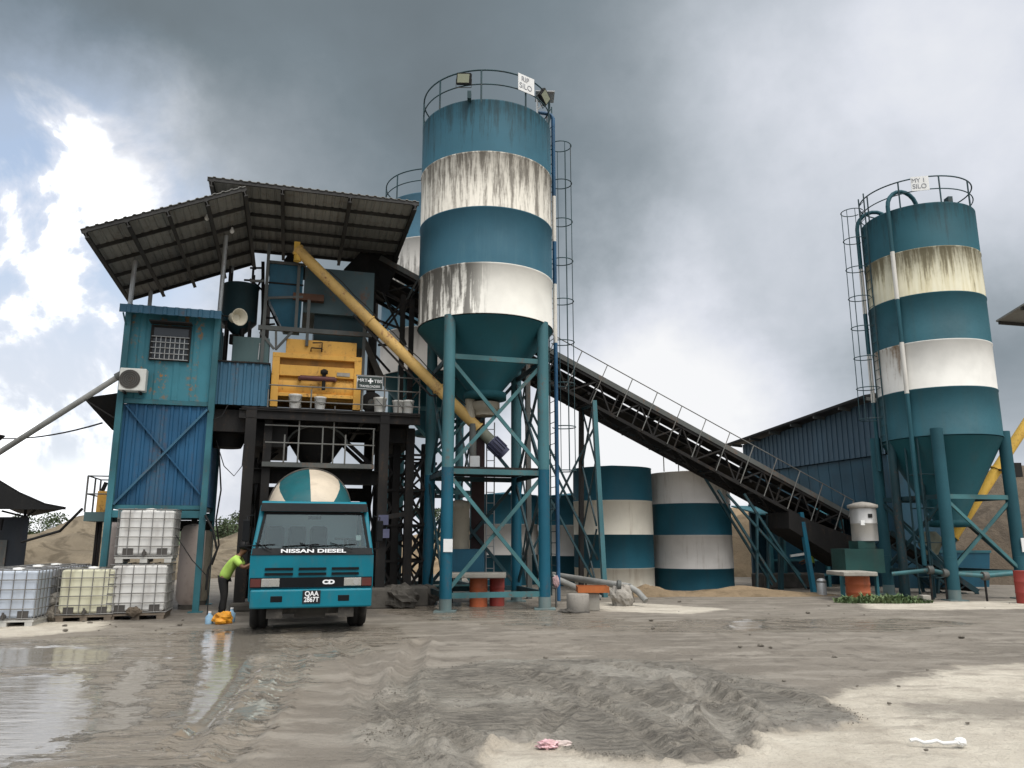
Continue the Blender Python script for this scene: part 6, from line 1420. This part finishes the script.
drumslab(497, 15, 578, 607, 20.6, M['terra2'], 'dull red steel drum under the tall silo, right of the orange one')
t, cd_, zt = drumslab(858, 23, 576, 600, 22.2, M['terra'], 'orange-red steel drum under the dust filter at the right silo', (840, 874))
drumslab(1024, 16, 571, 603, 21.3, M['terra2'], 'red steel drum with worn paint at the right edge')
# green base and stainless filter on the drum by the right silo
M['cone_g'] = paint('machine_green', (.010,.048,.043), .6, dirt=.3)
fy = 23.1; f = thing('dust_filter', PY(861,560,fy), 'round stainless dust filter with cap on a green box beside the right silo', 'filter')
bx0, bx1 = PY(845,555,fy).x, PY(884,555,fy).x; bz0, bz1, bz2 = PY(860,573,fy).z, PY(860,549,fy).z, PY(860,541,fy).z
MB().box(bx0, bx1, fy, fy+1.0, bz0, bz1).build('base_box', M['cone_g'], f); MB().box(PY(859,545,fy).x, PY(876,545,fy).x, fy+.05, fy+.7, bz1+.003, bz2).build('upper_box', M['cone_g'], f)
fr2 = (PY(874,520,fy).x-PY(849,520,fy).x)/2; fcx = PY(863,520,fy+.4).x; zc0, zc1 = bz2, PY(861,508,fy).z
MB().lathe((fcx,fy+fr2,0), [(fr2,zc0+.004),(fr2,zc0+.5),(fr2+.012,zc0+.51),(fr2,zc0+.53),(fr2,zc1)], 40).build('filter_body', M['inox'], f)
MB().lathe((fcx,fy+fr2,0), [(fr2+.04,zc1+.003),(fr2+.06,zc1+.03),(fr2+.06,zc1+.10),(fr2*.6,zc1+.17),(.03,zc1+.2)], 40).build('cap', M['concrete'], f)
MB().box(fcx-.02, fcx+.10, fy-.02, fy+.05, zc1-.28, zc1-.17).build('warning_plate', M['black'], f); MB().box(fcx-.24, fcx-.12, fy+.02, fy+.08, zc1-.5, zc1-.36).build('label_plate', M['white'], f)
for x in (bx0+.06, bx1-.06): MB().bar((x,fy+.5,0),(x,fy+.5,bz0), .09).build('leg', M['tealsteel'], f)
# beige filter under the tall silo
fy = 21.2; f = thing('dust_filter', PY(459,540,fy), 'beige ribbed dust filter on a teal box between the tower and the tall silo legs', 'filter')
r_ = (PY(469,530,fy).x-PY(449,530,fy).x)/2; c_ = V((PY(459,530,fy).x, fy+r_, 0)); za, zb2, zc2 = PY(459,549,fy).z, PY(459,501,fy).z, PY(459,572,fy).z
MB().lathe(c_, [(r_,za),(r_,zb2-.2),(r_*1.05,zb2-.19),(r_*1.05,zb2-.1),(r_*.95,zb2),(.05,zb2+.05)], 32).build('filter_body', M['filter'], f)
MB().box(PY(448,560,fy).x, PY(484,560,fy).x, fy-.05, fy+1.0, zc2, za-.005).build('base_box', M['hop'], f)
for x in (450, 482): X = PY(x,590,fy).x; MB().bar((X,fy+.3,0),(X,fy+.3,zc2), .10).build('leg', M['steel_dk'], f)
# dark red column behind
q = PY(479,520,21.9); t = thing('bucket_elevator', (q.x,q.y,0), 'dark slim column with a rung ladder standing behind the discharge of the tall silo', 'column')
MB().box(q.x-.22, q.x+.14, q.y, q.y+.3, 0, PY(479,405,21.9).z).build('casing', paint('oxide', (.05,.03,.03), .7, dirt=.4), t)
m = MB(); 
for dx in (.2, .42): m.tube((q.x+dx,q.y+.1,0),(q.x+dx,q.y+.1,5), .02, 6)
z = .3
while z < 5: m.tube((q.x+.2,q.y+.1,z),(q.x+.42,q.y+.1,z), .012, 5); z += .3
m.build('ladder', M['steel_lt'], t)
# clutter at the tower foot
q = G(398, 609); t = thing('concrete_lump', (q[0],q[1],0), 'dark mud-caked concrete lump at the foot of the tower right column', 'rubble'); lump((q[0],q[1]+.3,.25), .36, 11, M['conc_dk'], 'lump', t, (1.2,.9,.9), .3, 28)
q = G(425, 606); t = thing('concrete_lump', (q[0],q[1],0), 'grey concrete footing lump beside the left silo legs', 'rubble'); lump((q[0],q[1]+.35,.24), .32, 14, M['conc_dk'], 'lump', t, (1.1,.9,.9), .2, 28)
q = PD(385, 530, DT-.3); t = thing('junction_box', q, 'purple-grey junction boxes on the tower right column', 'box')
MB().pb(A(379,530,DT-.2), A(389,530,DT-.2), DT-.3, DT-.14, Z(384,538,DT-.2), Z(384,529,DT-.2)).build('lower_box', M['motor'], t); MB().pb(A(378,520,DT-.2), A(388,520,DT-.2), DT-.3, DT-.14, Z(384,525,DT-.2), Z(384,515,DT-.2)).build('upper_box', M['motor'], t)
MB().bar(PD(386,517,DT-.2), PD(405,514,DT-.1), .05, .12).build('bracket', M['steel_dk'], t)
# concrete blocks and orange tray right of the tall silo
q = G(579, 613); t = thing('concrete_block', (q[0],q[1],0), 'grey concrete cylinder block on the ground right of the tall silo', 'block'); MB().lathe((q[0],q[1]+.25,0), [(.26,0),(.27,.02),(.27,.40),(.25,.42)], 24).build('body', M['concrete'], t)
lump((q[0]-.1,q[1]+.2,.02), .3, 21, M['conc_dk'], 'spill', t, (1.2,1.,.2))
q = G(592, 611); t = thing('concrete_block', (q[0],q[1],0), 'square pale concrete block under the rusty orange tray', 'block'); MB().box(q[0]-.17, q[0]+.19, q[1], q[1]+.4, 0, .42).build('body', M['slab'], t, bevel=.02)
t_ = thing('rusty_tray', (q[0],q[1]+.2,.43), 'rusty orange tray lying on concrete blocks right of the tall silo', 'tray')
m = MB(); m.box(q[0]-.34, q[0]+.42, q[1]-.1, q[1]+.5, .43, .455); m.box(q[0]-.34, q[0]+.42, q[1]-.1, q[1]-.07, .456, .58); m.box(q[0]-.34, q[0]+.42, q[1]+.47, q[1]+.5, .456, .58); m.box(q[0]-.34, q[0]-.31, q[1]-.069, q[1]+.469, .456, .57); m.box(q[0]+.39, q[0]+.42, q[1]-.069, q[1]+.469, .456, .57); m.build('pan', paint('rust_orange', (.33,.10,.03), .75, dirt=.5), t_)
q = G(628, 609); t = thing('concrete_block', (q[0],q[1],0), 'pale concrete stump under the joint of the ground pipe', 'block'); lump((q[0],q[1]+1.0,.2), .34, 31, M['concrete'], 'body', t, (.9,.8,1.0), .25, 28)
pp = thing('ground_pipe', PY(600,590,24), 'grey pipe run lying across concrete stumps in front of the striped tanks', 'pipe')
y_ = G(628,609)[1]+1.0
MB().tube(PY(553,575,23.2), PY(630,587,y_), .09, 14).build('pipe_run', M['pipe_gr'], pp); MB().tube(PY(552,577,22.0), PY(600,598,22.6), .085, 14).build('pipe_run', M['pipe_gr'], pp)
MB().path([PY(630,587,y_), PY(638,592,y_-.1), PY(646,601,y_-.3)], .08, 12).build('elbow', M['pipe_gr'], pp); c_ = PY(617,585,y_-.1); MB().tube(c_, c_+V((.1,0,-.01)), .13, 16).build('flange', M['steel_md'], pp)
q = PY(556, 585, 20.2); t = thing('wrapped_valve', q, 'pinkish rag tied to a thin pipe beside the right front leg of the tall silo', 'rag'); MB().tube((q.x,q.y,0),(q.x,q.y,q.z), .025, 8).build('pipe', M['steel_md'], t); lump(q+V((0,0,.08)), .11, 41, paint('pink_rag', (.5,.33,.33), .8), 'cloth', t, (.8,.8,1.4))
# small feeder conveyor and hoppers behind the right silo legs
fb = thing('feeder_conveyor', PY(915,560,25.5), 'small greenish inclined feeder conveyor behind the right silo legs', 'conveyor')
a0_, a1_ = PY(890,532,25.6), PY(978,592,25.0); up2 = V((.3,0,.9))
for off in (0, .9):
    o_ = V((-.2*off,.95*off,0)); m = MB(); m.bar(a0_+o_, a1_+o_, .06, .16, up2); m.bar(a0_+o_-V((0,0,.45)), a1_+o_-V((0,0,.45)), .06, .08, up2)
    for i in range(9): p, q_ = a0_+o_+(a1_-a0_)*(i/8), a0_+o_+(a1_-a0_)*(min(i+1,8)/8); m.bar(p-V((0,0,.45)), q_, .04, .04)
    m.build('side_frame', M['brace_dk'], fb)
m = MB(); o_ = V((-.2,.95,0))*.9; m.hexa([a0_,a1_,a1_+o_,a0_+o_], [p+V((0,0,.04)) for p in (a0_,a1_,a1_+o_,a0_+o_)]); m.build('belt', M['belt'], fb)
for f_ in (.1,.55,.9):
    p = a0_+(a1_-a0_)*f_; MB().bar(p-V((0,0,.4)), V((p.x-.1,p.y,0)), .08).build('leg', M['brace_dk'], fb); MB().bar(p-V((0,0,.4))+o_, V((p.x-.1,p.y+.85,0)), .08).build('leg', M['brace_dk'], fb)
MB().lathe(PY(930,545,25.0), [(.2,-.3),(.34,.0),(.34,.25),(.2,.42)], 24).build('feed_chute', M['gear'], fb)
rp = thing('air_pipe', PY(950,580,22.5), 'pale pipe running level across the right silo legs with joints', 'pipe')
pts = [PY(892,574,23.0), PY(930,570,22.6), PY(945,573,22.4), PY(985,576,22.2), PY(1040,571,22.0)]
MB().path(pts, .06, 10).build('pipe_run', M['brace'], rp)
for p in pts[1:4]: MB().tube(p-V((.07,0,0)), p+V((.07,0,0)), .12, 14).build('flange', M['steel_md'], rp)
for p in pts[1:]: MB().tube((p.x,p.y+.03,0),(p.x,p.y+.03,p.z-.05), .03, 8).build('prop', M['steel_dk'], rp)
q = PY(968, 580, 27); t = thing('teal_skip', (q.x,q.y,0), 'teal steel skip behind the pipes of the right silo', 'skip'); m = MB(); m.hexa([(q.x-.8,q.y,.1),(q.x+.7,q.y,.1),(q.x+.7,q.y+1,.1),(q.x-.8,q.y+1,.1)], [(q.x-.9,q.y-.1,1.3),(q.x+.8,q.y-.1,1.3),(q.x+.8,q.y+1.1,1.3),(q.x-.9,q.y+1.1,1.3)]); m.build('body', M['hop'], t)
m = MB(); m.box(q.x-.93, q.x+.83, q.y-.13, q.y-.08, 1.24, 1.32); m.build('rim', M['tealsteel'], t)
q = G(928, 603); t = thing('concrete_block', (q[0],q[1],0), 'small concrete block left of the front leg of the right silo', 'block'); MB().box(q[0]-.12, q[0]+.1, q[1], q[1]+.25, 0, .2).build('body', M['slab'], t, bevel=.02)
q = G(829, 597); t = thing('grey_can', (q[0],q[1]+.5,0), 'grey can standing in the shade under the conveyor', 'can'); MB().lathe((q[0],q[1]+.5,0), [(.14,0),(.14,.45),(.1,.5),(.05,.52)], 18).build('body', M['steel_lt'], t); MB().lathe((q[0],q[1]+.5,0), [(.145,.40),(.15,.42),(.145,.44)], 18, None, (False,False)).build('band', M['steel_md'], t)
# roof corner at the right edge
zrc = PY(996,322,26).z
def PZ(px, py, z): r_ = ray(px, py); return V((0,0,CAMH))+r_*((z-CAMH)/r_.z)
t = thing('roof_corner', PY(1010,315,26), 'dark sheet roof corner entering at the right edge', 'roof'); b = [PZ(996,322,zrc), PZ(1050,289,zrc), PZ(1110,290,zrc), PZ(1070,327,zrc)]
MB().hexa(b, [p+V((0,0,.06)) for p in b]).build('sheet', M['roof_un'], t)
m = MB(); m.bar(b[0]*.97+b[2]*.03-V((0,0,.06)), b[3]*.99+b[1]*.01-V((0,0,.06)), .08, .1); m.bar((b[0]+b[1])/2-V((0,0,.06)), (b[3]+b[2])/2-V((0,0,.06)), .08, .1); m.build('purlins', M['roof_st'], t)
p = b[3]*.9+b[1]*.1; MB().tube((p.x,p.y,0),(p.x,p.y,p.z-.02), .1, 10).build('post', M['steel_dk'], t)
q = PY(1015, 470, 24.3); t = thing('cable_box', q, 'small dark box on the far side of the right silo front leg', 'box'); MB().box(q.x-.16, q.x+.16, q.y-.1, q.y+.1, q.z-.22, q.z+.22).build('casing', M['black'], t); MB().box(q.x-.5, q.x-.161, q.y-.03, q.y+.03, q.z-.03, q.z+.03).build('arm', M['steel_dk'], t)
# litter
q = G(548, 749); t = thing('pink_rag', (q[0],q[1],0), 'small pink rag lying on the pale sand in front of the mud', 'rag'); lump((q[0],q[1],.035), .062, 51, paint('pink', (.62,.40,.42), .8, dirt=.55, dcol=(.4,.33,.27), scl=12), 'cloth', t, (1.3,.8,.55), .6, 40)
lump((q[0]+.12,q[1]+.05,.03), .06, 55, paint('palepink', (.6,.5,.46), .8, dirt=.2), 'scrap', t, (1.3,.7,.4), .5)
q = G(935, 746); t = thing('plastic_strip', (q[0],q[1],0), 'off-white plastic strip lying on the sand at lower right', 'litter')
m = MB(); P = [V((q[0]-.19+.05*i, q[1]+.03-.012*i+.012*math.sin(i*1.7), .035+.012*math.sin(i*2.1))) for i in range(8)]; m.path(P, .015, 7); m.build('strip', M['white'], t); lump((q[0]+.19,q[1]-.05,.045), .04, 61, M['white'], 'knot', t, (1.2,.9,.8))
rnd = random.Random(11)
for i in range(70):
    px, py = rnd.choice([(rnd.uniform(400,1020), rnd.uniform(612,660)), (rnd.uniform(560,1020), rnd.uniform(602,615)), (rnd.uniform(620,1000), rnd.uniform(665,760)), (rnd.uniform(20,250), rnd.uniform(620,632))])
    x, y = G(px, py); s = rnd.choice((.012,.016,.02,.03,.045))
    o = lump((0,0,s*.3), s, i, M['rock'], 'stone', None, (1.2,.9,.6), .4, 10); o.location = (x, y, .01); tag(o, 'small stone lying on the muddy yard', 'stone', 'small stones on the yard')
# weeds and grass at the right silo
def blades(name, cx, cy, rx, ry, n, h, mat, seed):
    r = random.Random(seed); m = MB()
    for i in range(n):
        a = r.uniform(0,2*PI); q = math.sqrt(r.random()); x = cx+rx*q*math.cos(a); y = cy+ry*q*math.sin(a); hh = h*r.uniform(.4,1.1)*(1-.6*q*q)
        hh *= (.5+1.1*max(0,noise.noise((x*3,y*3,seed)))+.3); d = V((r.uniform(-1,1), r.uniform(-1,1), 0)).normalized(); s = V((-d.y, d.x, 0))*r.uniform(.012,.035); b = V((x,y,0)); t1 = b+d*hh*.35+V((0,0,hh*.7)); t2 = b+d*hh*r.uniform(.6,1.1)+V((0,0,hh*r.uniform(.6,1.0)))
        m.add([b-s*.5, b+s*.5, t1+s, t1-s, t2], [(0,1,2,3),(3,2,4)])
    o = m.build(name, mat); return tag(o, kind='stuff')
wx, wy = G(885, 603); blades('weeds', wx, wy+.1, 1.35, .38, 900, .32, M['weed'], 5)
# trees far beyond the stockpiles
def tree(x, y, h, seed, label):
    r = random.Random(seed); t = thing('far_tree', (x,y,0), label, 'tree', 'trees beyond the stockpiles')
    m = MB(); th = h*.5; m.tube((x,y,0),(x,y,th), h*.03, 8, h*.018)
    cl_ = []
    for i in range(9):
        a = r.uniform(0,2*PI); rr = r.uniform(.1,.36)*h; p = V((x+rr*math.cos(a), y+rr*math.sin(a), r.uniform(.5,.95)*h)); cl_.append((p, r.uniform(.09,.17)*h)); m.tube((x,y,th*r.uniform(.7,1)), p, h*.012, 5, h*.004)
    m.build('trunk', M['bark'], t); m = MB()
    for p, rad in cl_:
        for _ in range(130):
            d = V((r.gauss(0,1), r.gauss(0,1), r.gauss(0,.75))).normalized()*rad*r.uniform(.5,1.15); c = p+d; s = h*r.uniform(.014,.03)
            u = V((r.gauss(0,1),r.gauss(0,1),r.gauss(0,1))).normalized()*s; v = u.cross(V((r.gauss(0,1),r.gauss(0,1),r.gauss(0,1)))).normalized()*s*.7
            m.add([c-u, c+v, c+u, c-v], [(0,1,2,3)])
    m.build('crown', M['leaf'], t)
for i, (px, Y, h, lb) in enumerate([(34,62,3.6,'broad dark tree above the sand stockpile, nearest the left shelter'),(48,66,3.2,'small dark tree above the sand stockpile, middle of the left group'),(57,64,3.9,'round dark tree above the sand stockpile, right of the left group'),
      (228,60,3.6,'dark tree seen between the cabin post and the tower, left one'),(241,64,4.2,'dark tree seen between the cabin post and the tower, right one'),(24,70,3.0,'low tree just right of the left shelter wall'),
      (430,60,4.0,'dark tree glimpsed behind the tower lattice'),(760,66,4.2,'tree above the tan bank right of the striped tanks')]):
    p = PY(px, 535, Y); tree(p.x, Y, h, 20+i, lb)

M['crumb'] = paint('crumb_mud', (.15,.138,.117), .95, dirt=.3, spec=.1)
# loose crumbs of mud on the churned ground
rnd = random.Random(23); m = MB(); cnt = 0
while cnt < 1500:
    px, py = rnd.uniform(360, 900), rnd.uniform(650, 768)
    x, y = G(px, py); dm_ = sdist(MUD[0], x, y)
    if dm_ < -.03 or noise.noise((x*1.6, y*1.6, 4)) < (.05 if dm_ < .15 else .2): continue
    s = rnd.uniform(.003, .011)*(1.4 if rnd.random() < .08 else 1); c = V((x, y, .03+s*.3)); q = [V((rnd.uniform(.6,1.2)*s*a, rnd.uniform(.6,1.2)*s*b, rnd.uniform(.5,.9)*s*e_)) for a, b, e_ in ((1,0,0),(0,1,0),(-1,0,0),(0,-1,0),(0,0,1),(0,0,-1))]
    m.add([c+v for v in q], [(0,1,4),(1,2,4),(2,3,4),(3,0,4),(1,0,5),(2,1,5),(3,2,5),(0,3,5)]); cnt += 1
tag(m.build('mud_crumbs', M['crumb']), kind='stuff')
